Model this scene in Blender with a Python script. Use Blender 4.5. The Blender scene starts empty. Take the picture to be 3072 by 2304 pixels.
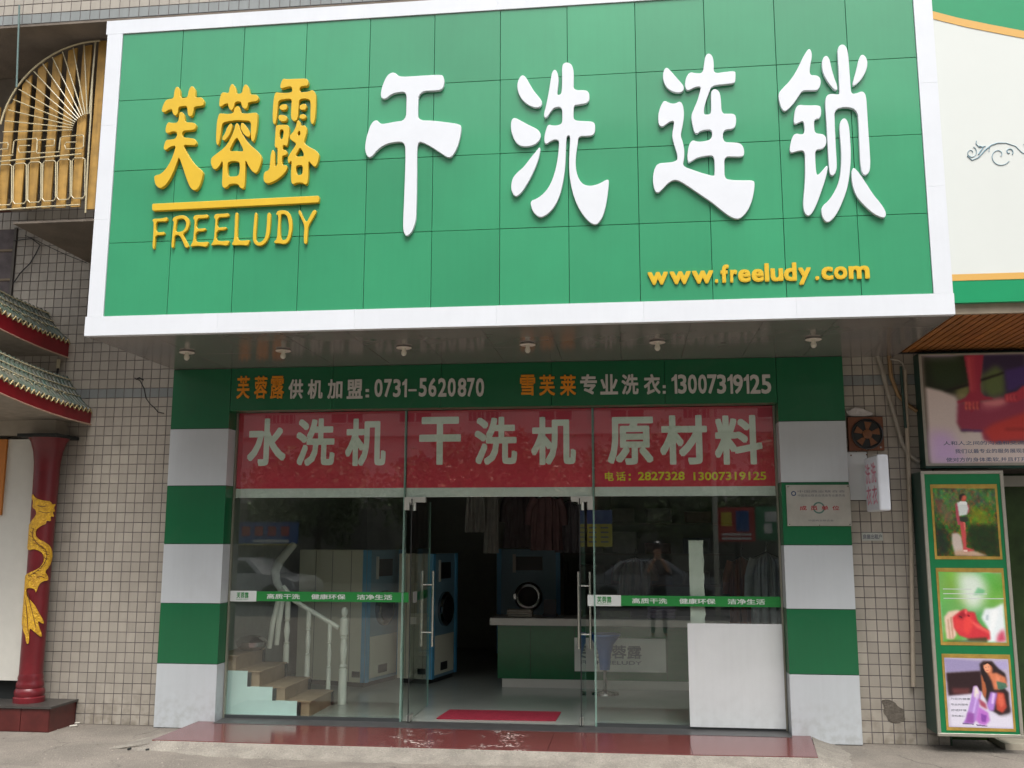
import bpy, bmesh, math, random
import numpy as np
from mathutils import Vector, Matrix
random.seed(7); rng=np.random.default_rng(7)
S=bpy.context.scene; COL=S.collection
# ------------------------------------------------------------ camera
CP=Vector((4.7945,-9.6766,1.6466)); YAW,PIT,ROL,FPX=0.1192,0.1599,0.0013,2903.2274
FW=Vector((-math.sin(YAW)*math.cos(PIT),math.cos(YAW)*math.cos(PIT),math.sin(PIT)))
_r=Vector((math.cos(YAW),math.sin(YAW),0)); _u=_r.cross(FW)
RT=_r*math.cos(ROL)+_u*math.sin(ROL); UP=-_r*math.sin(ROL)+_u*math.cos(ROL)
cam=bpy.data.cameras.new('camera'); co=bpy.data.objects.new('camera',cam); COL.objects.link(co)
cam.sensor_fit='HORIZONTAL'; cam.sensor_width=36; cam.lens=FPX/3072*36; cam.clip_start=0.05; cam.clip_end=800
co.matrix_world=Matrix(((RT.x,UP.x,-FW.x,CP.x),(RT.y,UP.y,-FW.y,CP.y),(RT.z,UP.z,-FW.z,CP.z),(0,0,0,1)))
S.camera=co
# ------------------------------------------------------------ light
SUN_EL,SUN_AZ=62,165      # azimuth from +Y clockwise: behind the camera, a little to the left
w=bpy.data.worlds.new('World'); S.world=w; w.use_nodes=True
nt=w.node_tree; nt.nodes.clear()
out=nt.nodes.new('ShaderNodeOutputWorld'); bg=nt.nodes.new('ShaderNodeBackground'); sky=nt.nodes.new('ShaderNodeTexSky')
hs=nt.nodes.new('ShaderNodeHueSaturation'); hs.inputs['Saturation'].default_value=0.30; hs.inputs['Value'].default_value=1.0
sky.sky_type='NISHITA'; sky.sun_disc=False; sky.sun_elevation=math.radians(SUN_EL); sky.sun_rotation=math.radians(SUN_AZ)
sky.air_density=1.0; sky.dust_density=6; sky.ozone_density=1.0
bg.inputs['Strength'].default_value=0.135
nt.links.new(sky.outputs[0],hs.inputs['Color']); nt.links.new(hs.outputs[0],bg.inputs['Color']); nt.links.new(bg.outputs[0],out.inputs['Surface'])
sd=bpy.data.lights.new('sun','SUN'); sd.energy=1.15; sd.angle=math.radians(28); sd.color=(1,0.975,0.94)
so=bpy.data.objects.new('sun',sd); COL.objects.link(so)
az=math.radians(SUN_AZ); el=math.radians(SUN_EL)
sdir=Vector((math.sin(az)*math.cos(el),math.cos(az)*math.cos(el),math.sin(el)))
so.rotation_euler=(-sdir).to_track_quat('-Z','Y').to_euler()
S.view_settings.view_transform='Standard'; S.view_settings.look='None'; S.view_settings.gamma=1
S.view_settings.exposure=0.95
S.cycles.max_bounces=10; S.cycles.transparent_max_bounces=16; S.cycles.glossy_bounces=5
# ------------------------------------------------------------ measuring helpers: photograph survey point -> place on a plane
def ray(u,v): return FW+RT*((u-1536)/FPX)+UP*((1152-v)/FPX)
def at(u,v,Y):
    d=ray(u,v); t=(Y-CP.y)/d.y; return CP+d*t
def atz(u,v,Z):
    d=ray(u,v); t=(Z-CP.z)/d.z; return CP+d*t
# ------------------------------------------------------------ materials
def lin(c):
    return tuple(((x/255)/12.92 if x/255<=.04045 else ((x/255+.055)/1.055)**2.4) for x in c)
MATS={}
def mat(name,col,rough=.5,metal=0,spec=.5,noise=0,nscale=8,bump=0,bscale=40,coat=0,rnd=0,col2=None,emit=None,streak=0,splash=0,grit=0,crack=0):
    if name in MATS: return MATS[name]
    m=bpy.data.materials.new(name); MATS[name]=m; m.use_nodes=True; t=m.node_tree; b=t.nodes['Principled BSDF']
    b.inputs['Base Color'].default_value=(*col,1); b.inputs['Roughness'].default_value=rough; b.inputs['Metallic'].default_value=metal
    b.inputs['Specular IOR Level'].default_value=spec; b.inputs['Coat Weight'].default_value=coat; b.inputs['Coat Roughness'].default_value=.08
    N=t.nodes.new; L=t.links.new
    last=None
    if noise or col2 or bump or streak:
        tc=N('ShaderNodeTexCoord'); 
    if noise or col2:
        n=N('ShaderNodeTexNoise'); n.inputs['Scale'].default_value=nscale; n.inputs['Detail'].default_value=7; n.inputs['Roughness'].default_value=.62
        L(tc.outputs['Object'] if rnd==0 else N('ShaderNodeNewGeometry').outputs['Position'],n.inputs['Vector'])
        r=N('ShaderNodeValToRGB'); r.color_ramp.elements[0].position=.36; r.color_ramp.elements[1].position=.66
        c2=col2 if col2 else tuple(x*(1-noise) for x in col)
        r.color_ramp.elements[0].color=(*c2,1); r.color_ramp.elements[1].color=(*col,1)
        L(n.outputs['Fac'],r.inputs['Fac']); last=r.outputs['Color']
    if streak:
        mp=N('ShaderNodeMapping'); mp.inputs['Scale'].default_value=(26,26,1.2); L(N('ShaderNodeNewGeometry').outputs['Position'],mp.inputs['Vector'])
        n3=N('ShaderNodeTexNoise'); n3.inputs['Scale'].default_value=1; n3.inputs['Detail'].default_value=5; L(mp.outputs[0],n3.inputs['Vector'])
        r3=N('ShaderNodeValToRGB'); r3.color_ramp.elements[0].position=.42; r3.color_ramp.elements[1].position=.75
        r3.color_ramp.elements[0].color=(1,1,1,1); r3.color_ramp.elements[1].color=(1-streak,1-streak,1-streak*1.1,1); L(n3.outputs['Fac'],r3.inputs['Fac'])
        mx=N('ShaderNodeMixRGB'); mx.blend_type='MULTIPLY'; mx.inputs['Fac'].default_value=1
        if last: L(last,mx.inputs['Color1'])
        else: mx.inputs['Color1'].default_value=(*col,1)
        L(r3.outputs[0],mx.inputs['Color2']); last=mx.outputs[0]
    def mixin(fac,c2):
        nonlocal last
        mx=N('ShaderNodeMixRGB'); L(fac,mx.inputs['Fac'])
        if last: L(last,mx.inputs['Color1'])
        else: mx.inputs['Color1'].default_value=(*col,1)
        mx.inputs['Color2'].default_value=(*c2,1); last=mx.outputs[0]
    def mrng(sock,a,b_,c,d):
        r=N('ShaderNodeMapRange'); r.inputs['From Min'].default_value=a; r.inputs['From Max'].default_value=b_; r.inputs['To Min'].default_value=c; r.inputs['To Max'].default_value=d; L(sock,r.inputs['Value']); return r.outputs[0]
    def nse(sc,det=6,dist=0):
        g=N('ShaderNodeNewGeometry'); n=N('ShaderNodeTexNoise'); n.inputs['Scale'].default_value=sc; n.inputs['Detail'].default_value=det; n.inputs['Distortion'].default_value=dist; L(g.outputs['Position'],n.inputs['Vector']); return n.outputs['Fac']
    def mul(a,b_):
        q=N('ShaderNodeMath'); q.operation='MULTIPLY'; L(a,q.inputs[0]); L(b_,q.inputs[1]); return q.outputs[0]
    if splash:
        g=N('ShaderNodeNewGeometry'); sp=N('ShaderNodeSeparateXYZ'); L(g.outputs['Position'],sp.inputs[0])
        mixin(mul(mrng(sp.outputs['Z'],-.2,.22,1,0),mrng(nse(14,9),.42,.66,0,splash)),(.16,.135,.10))
        mixin(mrng(nse(2.3,9,1),.58,.80,0,splash*.45),(.20,.18,.15))
    if grit:
        mixin(mrng(nse(70,5),.56,.66,0,grit),tuple(x*.45 for x in col)); mixin(mrng(nse(95,4),.60,.68,0,grit),tuple(min(.8,x*1.7) for x in col))
        mixin(mrng(nse(1.1,8,2),.56,.72,0,grit*.8),tuple(x*.55 for x in col)); mixin(mrng(nse(7,8,1.5),.62,.70,0,grit*.7),tuple(x*.6 for x in col))
    if crack:
        g=N('ShaderNodeNewGeometry'); nn=N('ShaderNodeTexNoise'); nn.inputs['Scale'].default_value=3; nn.inputs['Detail'].default_value=6; L(g.outputs['Position'],nn.inputs['Vector'])
        va=N('ShaderNodeVectorMath'); va.operation='SCALE'; va.inputs['Scale'].default_value=.35; L(nn.outputs['Color'],va.inputs[0]); vb=N('ShaderNodeVectorMath'); vb.operation='ADD'; L(g.outputs['Position'],vb.inputs[0]); L(va.outputs[0],vb.inputs[1])
        vo=N('ShaderNodeTexVoronoi'); vo.feature='DISTANCE_TO_EDGE'; vo.inputs['Scale'].default_value=.9; L(vb.outputs[0],vo.inputs['Vector'])
        mixin(mul(mrng(vo.outputs['Distance'],.0,.012,1,0),mrng(nse(1.7,3),.45,.6,0,crack)),tuple(x*.3 for x in col))
    if rnd:
        oi=N('ShaderNodeObjectInfo'); g=N('ShaderNodeNewGeometry'); ad=N('ShaderNodeMath'); ad.operation='ADD'
        L(oi.outputs['Random'],ad.inputs[0]); L(g.outputs['Random Per Island'],ad.inputs[1])
        fr=N('ShaderNodeMath'); fr.operation='FRACT'; L(ad.outputs[0],fr.inputs[0])
        mr=N('ShaderNodeMapRange'); mr.inputs['To Min'].default_value=1-rnd; mr.inputs['To Max'].default_value=1+rnd; L(fr.outputs[0],mr.inputs['Value'])
        hv=N('ShaderNodeHueSaturation'); L(mr.outputs[0],hv.inputs['Value'])
        if last: L(last,hv.inputs['Color'])
        else: hv.inputs['Color'].default_value=(*col,1)
        last=hv.outputs[0]
    if last: L(last,b.inputs['Base Color'])
    if bump:
        n2=N('ShaderNodeTexNoise'); n2.inputs['Scale'].default_value=bscale; n2.inputs['Detail'].default_value=6; L(tc.outputs['Object'],n2.inputs['Vector'])
        bp=N('ShaderNodeBump'); bp.inputs['Strength'].default_value=min(1,bump); bp.inputs['Distance'].default_value=.02; L(n2.outputs['Fac'],bp.inputs['Height']); L(bp.outputs[0],b.inputs['Normal'])
    if emit: b.inputs['Emission Color'].default_value=(*col,1); b.inputs['Emission Strength'].default_value=emit
    return m
def glassmat(name,tint=(.80,.93,.87),refl=1.66,dirt=.006):
    m=bpy.data.materials.new(name); m.use_nodes=True; t=m.node_tree; t.nodes.clear(); N=t.nodes.new; L=t.links.new
    o=N('ShaderNodeOutputMaterial'); tr=N('ShaderNodeBsdfTransparent'); tr.inputs[0].default_value=(*tint,1)
    gl=N('ShaderNodeBsdfGlossy'); gl.inputs['Roughness'].default_value=.015; gl.inputs[0].default_value=(1,1,1,1)
    fr=N('ShaderNodeFresnel'); gg=N('ShaderNodeNewGeometry'); mi=N('ShaderNodeMapRange'); mi.inputs['To Min'].default_value=refl; mi.inputs['To Max'].default_value=1/refl; L(gg.outputs['Backfacing'],mi.inputs['Value']); L(mi.outputs[0],fr.inputs[0]); mx=N('ShaderNodeMixShader')
    df=N('ShaderNodeBsdfDiffuse'); df.inputs[0].default_value=(.45,.5,.47,1)
    tc=N('ShaderNodeTexCoord'); nz=N('ShaderNodeTexNoise'); nz.inputs['Scale'].default_value=2.2; nz.inputs['Detail'].default_value=8; L(tc.outputs['Object'],nz.inputs['Vector'])
    mr=N('ShaderNodeMapRange'); mr.inputs['From Min'].default_value=.4; mr.inputs['From Max'].default_value=.8; mr.inputs['To Min'].default_value=dirt*.5; mr.inputs['To Max'].default_value=dirt*2; L(nz.outputs['Fac'],mr.inputs['Value'])
    m2=N('ShaderNodeMixShader'); L(mr.outputs[0],m2.inputs[0]); L(tr.outputs[0],m2.inputs[1]); L(df.outputs[0],m2.inputs[2])
    L(fr.outputs[0],mx.inputs[0]); L(m2.outputs[0],mx.inputs[1]); L(gl.outputs[0],mx.inputs[2]); L(mx.outputs[0],o.inputs['Surface'])
    MATS[name]=m; return m
GLASS=glassmat('shop_glass',tint=(.95,.985,.965),dirt=.006)
GEDGE=mat('glass_edge',(.30,.50,.42),.2,spec=.6)
SGREEN=mat('sign_green',(.034,.285,.132),.30,noise=.12,nscale=.8,coat=.35,rnd=.06,streak=.035,bump=.045,bscale=1.3)
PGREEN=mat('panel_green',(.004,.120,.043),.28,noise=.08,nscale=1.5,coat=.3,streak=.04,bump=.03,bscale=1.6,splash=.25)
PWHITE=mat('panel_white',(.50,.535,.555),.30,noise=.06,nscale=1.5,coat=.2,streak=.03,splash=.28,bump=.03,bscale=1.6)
SWHITE=mat('sign_white',(.66,.69,.73),.35,noise=.05,nscale=3,streak=.015)
LWHITE=mat('letter_white',(.66,.69,.73),.35,noise=.03)
LYELL=mat('letter_yellow',(.66,.425,.020),.38,noise=.08,nscale=5)
LORANGE=mat('letter_orange',(.75,.27,.012),.45,noise=.1)
LGREY=mat('letter_offwhite',(.58,.56,.52),.5,noise=.06)
DARK=mat('joint_dark',(.012,.015,.014),.7)
SOFFIT=mat('soffit_aluminium',(.25,.23,.215),.17,metal=.22,spec=.5,noise=.12,nscale=2.5,bump=.03,bscale=3)
TILE=mat('wall_tile_cream',(.375,.343,.29),.36,noise=.10,nscale=2,rnd=.09,bump=.05,bscale=30,streak=.06,splash=.6)
TILEG=mat('wall_tile_greyblue',(.235,.255,.25),.38,noise=.12,nscale=2,rnd=.05,streak=.08)
GROUT=mat('grout',(.165,.142,.148),.9,noise=.4,nscale=6)
FILM=mat('red_film',(.66,.034,.075),.4,noise=.12,nscale=2)
LFILM=mat('film_letter',(.80,.85,.79),.45,noise=.05)
LFY=mat('film_yellow',(.72,.66,.03),.45)
STRIP=mat('film_white',(.62,.66,.62),.45,noise=.05)
STEEL=mat('stainless',(.62,.62,.58),.24,metal=1,noise=.06,nscale=20)
BRUSH=mat('brushed_fitting',(.62,.63,.58),.38,metal=.8)
GREENSTICK=mat('sticker_green',(.012,.22,.04),.4,noise=.05)
WSTICK=mat('sticker_white',(.62,.66,.64),.4)
CONC=mat('concrete',(.225,.20,.168),.85,nscale=1.6,col2=(.16,.142,.12),bump=.6,bscale=60,grit=.6,crack=.9)
MORTAR=mat('mortar_ramp',(.28,.258,.218),.85,nscale=5,col2=(.19,.172,.147),bump=.9,bscale=40,grit=.6)
WOOD=mat('wood_slat',(.40,.155,.038),.45,noise=.35,nscale=5,rnd=.12)
MAROON=mat('maroon_paint',(.16,.011,.017),.32,noise=.3,nscale=4,bump=.05)
GOLD=mat('gold_paint',(.78,.46,.02),.45,nscale=26,col2=(.50,.26,.015),bump=.8,bscale=60)
REDF=mat('fascia_red',(.26,.008,.016),.4,noise=.25,nscale=5)
GLAZE=mat('glazed_tile_green',(.045,.085,.065),.3,noise=.5,nscale=7,rnd=.2,col2=(.10,.095,.07))
NEON=mat('neon_tube_off',(.60,.53,.34),.25,noise=.15,nscale=30)
OCHRE=mat('ochre_slat',(.50,.29,.065),.6,noise=.35,nscale=7,rnd=.1,streak=.3)
BLACKW=mat('dark_window',(.012,.013,.014),.12,noise=.3)
DIRTY=mat('soffit_concrete',(.21,.175,.14),.85,noise=.35,nscale=2,bump=.2)
IFLOOR=mat('interior_floor',(.40,.43,.39),.14,noise=.08,nscale=2)
IWALL=mat('interior_wall',(.36,.38,.34),.8,noise=.1)
IDARK=mat('interior_dark',(.03,.032,.03),.8,noise=.3)
MACH=mat('machine_beige',(.72,.70,.56),.38,noise=.06,nscale=3)
MBLUE=mat('machine_blue',(.10,.38,.62),.35,noise=.08)
MPALE=mat('machine_paleblue',(.17,.31,.40),.35,noise=.06)
CHROME=mat('chrome_dark',(.35,.35,.35),.15,metal=1)
BLACKP=mat('black_plastic',(.015,.015,.016),.35)
STAIRW=mat('stair_side_white',(.66,.84,.82),.5,noise=.06)
STAIRB=mat('stair_riser_brown',(.36,.25,.16),.55,noise=.25,nscale=6)
STAIRD=mat('stair_trim_dark',(.012,.02,.022),.35)
RAIL=mat('rail_white',(.80,.82,.74),.4,noise=.05)
CTOP=mat('counter_top_white',(.55,.54,.49),.3,noise=.05)
CGRN=mat('counter_green',(.010,.12,.045),.22,noise=.1,coat=.2)
BLUEP=mat('stool_blue',(.01,.10,.34),.3)
BOARD=mat('white_board',(.64,.67,.67),.45,noise=.07,nscale=2.5,streak=.03,splash=.12)
MATR=mat('red_mat',(.36,.018,.045),.85,noise=.2,nscale=20,bump=.5,bscale=200)
PINK=mat('sign_pink',(.60,.20,.28),.5,noise=.2)
ACRYL=mat('acrylic_white',(.70,.74,.80),.25,noise=.05)
BROWN=mat('fan_board_brown',(.17,.055,.02),.5,noise=.3,nscale=7)
FOAM=mat('foam_white',(.55,.52,.50),.9,noise=.15,bump=.6,bscale=30)
PIPE=mat('pipe_grey',(.34,.31,.26),.5,noise=.25,nscale=9)
PIPEO=mat('pipe_ochre',(.30,.19,.09),.55,noise=.3,nscale=9)
PLAQ=mat('plaque_metal',(.50,.49,.44),.28,metal=.45,noise=.18,nscale=4)
GOLDF=mat('gold_frame',(.55,.36,.08),.35,metal=.4,noise=.3,nscale=9)
ALU=mat('aluminium_frame',(.42,.40,.34),.4,metal=.5,noise=.15)
LBGREEN=mat('lightbox_green',(.004,.17,.055),.35,noise=.12)
INK=mat('ink_navy',(.03,.06,.13),.6)
INKG=mat('ink_grey',(.12,.13,.16),.6)
GRANITE=None
def granite():
    m=mat('red_granite',(.17,.050,.048),.14,spec=.6,nscale=60,col2=(.11,.032,.030)); t=m.node_tree; N=t.nodes.new; L=t.links.new; b=t.nodes['Principled BSDF']
    base=b.inputs['Base Color'].links[0].from_socket
    g=N('ShaderNodeNewGeometry'); n=N('ShaderNodeTexNoise'); n.inputs['Scale'].default_value=16; n.inputs['Detail'].default_value=8; n.inputs['Distortion'].default_value=1.5; L(g.outputs['Position'],n.inputs['Vector'])
    r=N('ShaderNodeValToRGB'); r.color_ramp.elements[0].position=.56; r.color_ramp.elements[1].position=.58; L(n.outputs['Fac'],r.inputs['Fac'])
    sp=N('ShaderNodeSeparateXYZ'); L(g.outputs['Position'],sp.inputs[0]); acc=None
    for cx,hw in ((2.82,.32),(3.62,.30)):
        a=N('ShaderNodeMath'); a.operation='SUBTRACT'; L(sp.outputs['X'],a.inputs[0]); a.inputs[1].default_value=cx
        c=N('ShaderNodeMath'); c.operation='ABSOLUTE'; L(a.outputs[0],c.inputs[0])
        d=N('ShaderNodeMapRange'); d.inputs['From Min'].default_value=hw*.2; d.inputs['From Max'].default_value=hw; d.inputs['To Min'].default_value=1; d.inputs['To Max'].default_value=0; L(c.outputs[0],d.inputs['Value'])
        if acc is None: acc=d.outputs[0]
        else:
            e=N('ShaderNodeMath'); e.operation='MAXIMUM'; L(acc,e.inputs[0]); L(d.outputs[0],e.inputs[1]); acc=e.outputs[0]
    n2=N('ShaderNodeTexNoise'); n2.inputs['Scale'].default_value=5; L(g.outputs['Position'],n2.inputs['Vector'])
    th=N('ShaderNodeMapRange'); th.inputs['From Min'].default_value=.45; th.inputs['From Max'].default_value=.6; L(n2.outputs['Fac'],th.inputs['Value'])
    m1=N('ShaderNodeMath'); m1.operation='MULTIPLY'; L(acc,m1.inputs[0]); L(r.outputs['Color'],m1.inputs[1])
    m2=N('ShaderNodeMath'); m2.operation='MULTIPLY'; L(m1.outputs[0],m2.inputs[0]); L(th.outputs[0],m2.inputs[1])
    mx=N('ShaderNodeMixRGB'); L(m2.outputs[0],mx.inputs['Fac']); L(base,mx.inputs['Color1']); mx.inputs['Color2'].default_value=(.62,.60,.55,1); L(mx.outputs[0],b.inputs['Base Color'])
    return m
GRANITE=granite()
# ------------------------------------------------------------ object helpers
WL={}
def thing(name,label,cat,loc=(0,0,0),rotz=0,group=None,local=False):
    o=bpy.data.objects.new(name,None); COL.objects.link(o); o.location=loc; o.rotation_euler=(0,0,rotz); o.empty_display_size=.1
    o['label']=label; o['category']=cat
    if group: o['group']=group
    WL[o]=Vector((0,0,0)) if local else Vector(loc)
    return o
def tag(o,label,cat,group=None):
    o['label']=label; o['category']=cat
    if group: o['group']=group
    return o
def struct(o): o['kind']='structure'; return o
def from_vf(name,V,F,m,parent=None,smooth=False,mats=None,fm=None):
    V=np.array(V,dtype=float).reshape(-1,3); c=(V.min(0)+V.max(0))/2; c[2]=V[:,2].min()
    me=bpy.data.meshes.new(name); me.from_pydata([tuple(v) for v in (V-c)],[],F); 
    for mm in (mats or [m]): me.materials.append(mm)
    if fm: me.polygons.foreach_set('material_index',fm)
    if smooth:
        me.polygons.foreach_set('use_smooth',[True]*len(me.polygons))
        try: me.set_sharp_from_angle(angle=math.radians(38))
        except Exception: pass
    me.update(); o=bpy.data.objects.new(name,me); COL.objects.link(o); c=Vector(c)
    if parent is not None: o.parent=parent; o.location=c-WL[parent]
    else: o.location=c
    WL[o]=c
    return o
class MB:
    def __init__(s): s.V=[]; s.F=[]; s.M=[]; s.mi=0
    def add(s,V,F):
        k=len(s.V); s.V+= [tuple(v) for v in V]; s.F+=[tuple(i+k for i in f) for f in F]; s.M+=[s.mi]*len(F); return s
    def box(s,x0,x1,y0,y1,z0,z1):
        x0,x1=sorted((x0,x1)); y0,y1=sorted((y0,y1)); z0,z1=sorted((z0,z1))
        return s.add([(x0,y0,z0),(x1,y0,z0),(x1,y1,z0),(x0,y1,z0),(x0,y0,z1),(x1,y0,z1),(x1,y1,z1),(x0,y1,z1)],
            [(0,3,2,1),(4,5,6,7),(0,1,5,4),(1,2,6,5),(2,3,7,6),(3,0,4,7)])
    def cbox(s,x0,x1,y0,y1,z0,z1,c=.004):
        # box whose -Y face is chamfered
        x0,x1=sorted((x0,x1)); y0,y1=sorted((y0,y1)); z0,z1=sorted((z0,z1))
        V=[(x0,y1,z0),(x1,y1,z0),(x1,y1,z1),(x0,y1,z1),(x0,y0+c,z0),(x1,y0+c,z0),(x1,y0+c,z1),(x0,y0+c,z1),(x0+c,y0,z0+c),(x1-c,y0,z0+c),(x1-c,y0,z1-c),(x0+c,y0,z1-c)]
        F=[(0,3,2,1),(0,1,5,4),(1,2,6,5),(2,3,7,6),(3,0,4,7),(4,5,9,8),(5,6,10,9),(6,7,11,10),(7,4,8,11),(8,9,10,11)]
        return s.add(V,F)
    def quad(s,a,b,c,d): return s.add([a,b,c,d],[(0,1,2,3)])
    def tube(s,pts,r,n=8,cap=True):
        pts=[Vector(p) for p in pts]; rs=r if isinstance(r,(list,tuple)) else [r]*len(pts)
        V=[];F=[]; prev=None
        for i,p in enumerate(pts):
            d=(pts[min(i+1,len(pts)-1)]-pts[max(i-1,0)]).normalized()
            if prev is None:
                a=Vector((0,0,1)) if abs(d.z)<.9 else Vector((1,0,0)); x=d.cross(a).normalized()
            else: x=(prev-d*prev.dot(d)).normalized()
            prev=x; y=d.cross(x)
            for k in range(n):
                t=2*math.pi*k/n; V.append(p+(x*math.cos(t)+y*math.sin(t))*rs[i])
        for i in range(len(pts)-1):
            for k in range(n): F.append((i*n+k,i*n+(k+1)%n,(i+1)*n+(k+1)%n,(i+1)*n+k))
        if cap: F.append(tuple(range(n))[::-1]); F.append(tuple((len(pts)-1)*n+k for k in range(n)))
        return s.add(V,F)
    def lathe(s,prof,cx,cy,n=24,axis='z',base=0):
        V=[];F=[]
        for (r,z) in prof:
            for k in range(n):
                t=2*math.pi*k/n; a,b=r*math.cos(t),r*math.sin(t)
                if axis=='z': V.append((cx+a,cy+b,z))
                elif axis=='y': V.append((cx+a,z,cy+b))
                else: V.append((z,cx+a,cy+b))
        m=len(prof)
        for i in range(m-1):
            for k in range(n): F.append((i*n+k,i*n+(k+1)%n,(i+1)*n+(k+1)%n,(i+1)*n+k))
        F.append(tuple(range(n))[::-1]); F.append(tuple((m-1)*n+k for k in range(n)))
        if axis=='y': F=[f[::-1] for f in F]
        return s.add(V,F)
    def prism(s,poly,y0,y1):   # polygon in XZ extruded in Y
        n=len(poly); V=[(x,y0,z) for x,z in poly]+[(x,y1,z) for x,z in poly]
        F=[tuple(range(n)),tuple(range(2*n-1,n-1,-1))]+[(i,i+n,(i+1)%n+n,(i+1)%n) for i in range(n)]
        return s.add(V,F)
    def prismz(s,poly,z0,z1):
        n=len(poly); V=[(x,y,z1) for x,y in poly]+[(x,y,z0) for x,y in poly]
        F=[tuple(range(n)),tuple(range(2*n-1,n-1,-1))]+[(i,i+n,(i+1)%n+n,(i+1)%n) for i in range(n)]
        return s.add(V,F)
    def obj(s,name,m,parent=None,smooth=False,mats=None):
        o=from_vf(name,s.V,s.F,m,parent,smooth,mats,s.M if mats else None)
        bm=bmesh.new(); bm.from_mesh(o.data); bmesh.ops.recalc_face_normals(bm,faces=bm.faces); bm.to_mesh(o.data); bm.free()
        return o
def B(name,m,parent,*a,c=0):
    q=MB(); q.cbox(*a,c=c) if c else q.box(*a); return q.obj(name,m,parent)
def share(o,name,loc,parent,m=None):
    c=o.copy(); c.name=name; COL.objects.link(c); c.parent=parent; c.location=Vector(loc)-(WL[parent] if parent is not None else Vector((0,0,0))); WL[c]=Vector(loc); return c
# --- outlines and glyphs
def chaikin(P,it=2):
    for _ in range(it):
        Q=[]
        for i in range(len(P)):
            a=P[i]; b=P[(i+1)%len(P)]
            Q.append((a[0]*.75+b[0]*.25,a[1]*.75+b[1]*.25)); Q.append((a[0]*.25+b[0]*.75,a[1]*.25+b[1]*.75))
        P=Q
    return P
def curve_mesh(loops,depth,bev):
    cu=bpy.data.curves.new('c','CURVE'); cu.dimensions='2D'; cu.fill_mode='BOTH'; cu.extrude=max(depth/2-bev,.0005); cu.bevel_depth=bev; cu.bevel_resolution=1; cu.offset=-bev
    for L in loops:
        sp=cu.splines.new('POLY'); sp.points.add(len(L)-1)
        for i,p in enumerate(L): sp.points[i].co=(p[0],p[1],0,1)
        sp.use_cyclic_u=True
    o=bpy.data.objects.new('c',cu); me=bpy.data.meshes.new_from_object(o)
    V=np.array([v.co[:] for v in me.vertices]); F=[tuple(p.vertices) for p in me.polygons]
    bpy.data.objects.remove(o); bpy.data.curves.remove(cu); bpy.data.meshes.remove(me)
    return V,F
def outline(name,loops,org,sc,Y,depth,m,parent,bev=.006,it=2,smooth=False):
    # loops traced on the lettering; Y is the plane of the mounting board; front stands at Y-depth
    yf=Y-depth; W=[]
    for L in loops:
        P=[(org[0]+a*sc,org[1]+b*sc) for a,b in L]; P=chaikin(P,it)
        W.append([(p.x,p.z) for p in (at(u,v,yf) for u,v in P)])
    V,F=curve_mesh(W,depth,bev)
    V2=np.stack([V[:,0],(Y-depth/2)-V[:,2],V[:,1]],1)
    return from_vf(name,V2,F,m,parent,smooth=False)
GC={}
def glyph_unit(ch,bold):
    k=(ch,bold)
    if k in GC: return GC[k]
    c=bpy.data.curves.new('t','FONT'); c.body=ch; c.extrude=.5; c.resolution_u=3
    o=bpy.data.objects.new('t',c); COL.objects.link(o); bpy.context.view_layer.update()
    me=bpy.data.meshes.new_from_object(o.evaluated_get(bpy.context.evaluated_depsgraph_get()))
    V=np.array([v.co[:] for v in me.vertices]); F=[tuple(p.vertices) for p in me.polygons]
    bpy.data.objects.remove(o); bpy.data.curves.remove(c); bpy.data.meshes.remove(me)
    if bold>0:
        V0,F0=V,F; Vs=[V0]; F=list(F0); n0=len(V0)
        for i in range(8):
            W=V0.copy(); a=math.pi/4*i; rr=bold*(1.25 if i%2 else 1.0)
            W[:,0]+=rr*math.cos(a); W[:,1]+=rr*math.sin(a); W[:,2]=np.where(W[:,2]>0,W[:,2]-.012*(i+1),W[:,2]+.012*(i+1))
            Vs.append(W); F+=[tuple(x+n0*(i+1) for x in f) for f in F0]
        V=np.concatenate(Vs)
    GC[k]=(V,F); return GC[k]
def glyph(ch,x0,x1,z0,z1,Y,depth,m,parent,bold=0,name='letter',em=False,face='-y'):
    V,F=glyph_unit(ch,bold); V=V.copy()
    if em:  # keep the font's own place in the em square
        lo=np.array([0.0,-.12]); hi=np.array([1.0,.88]) 
    else: lo=V[:,:2].min(0); hi=V[:,:2].max(0)
    a=(V[:,0]-lo[0])/(hi[0]-lo[0]); b=(V[:,1]-lo[1])/(hi[1]-lo[1]); d=(V[:,2]+.5)
    X=x0+a*(x1-x0); Z=z0+b*(z1-z0); YY=Y-d*depth
    if face=='-x':   # lies on a face looking to -X: x0,x1 are then Y values running away from the viewer's left
        W=np.stack([Y-d*depth,x0+a*(x1-x0),Z],1)
    else: W=np.stack([X,YY,Z],1)
    return from_vf(name,W,F,m,parent)
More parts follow.
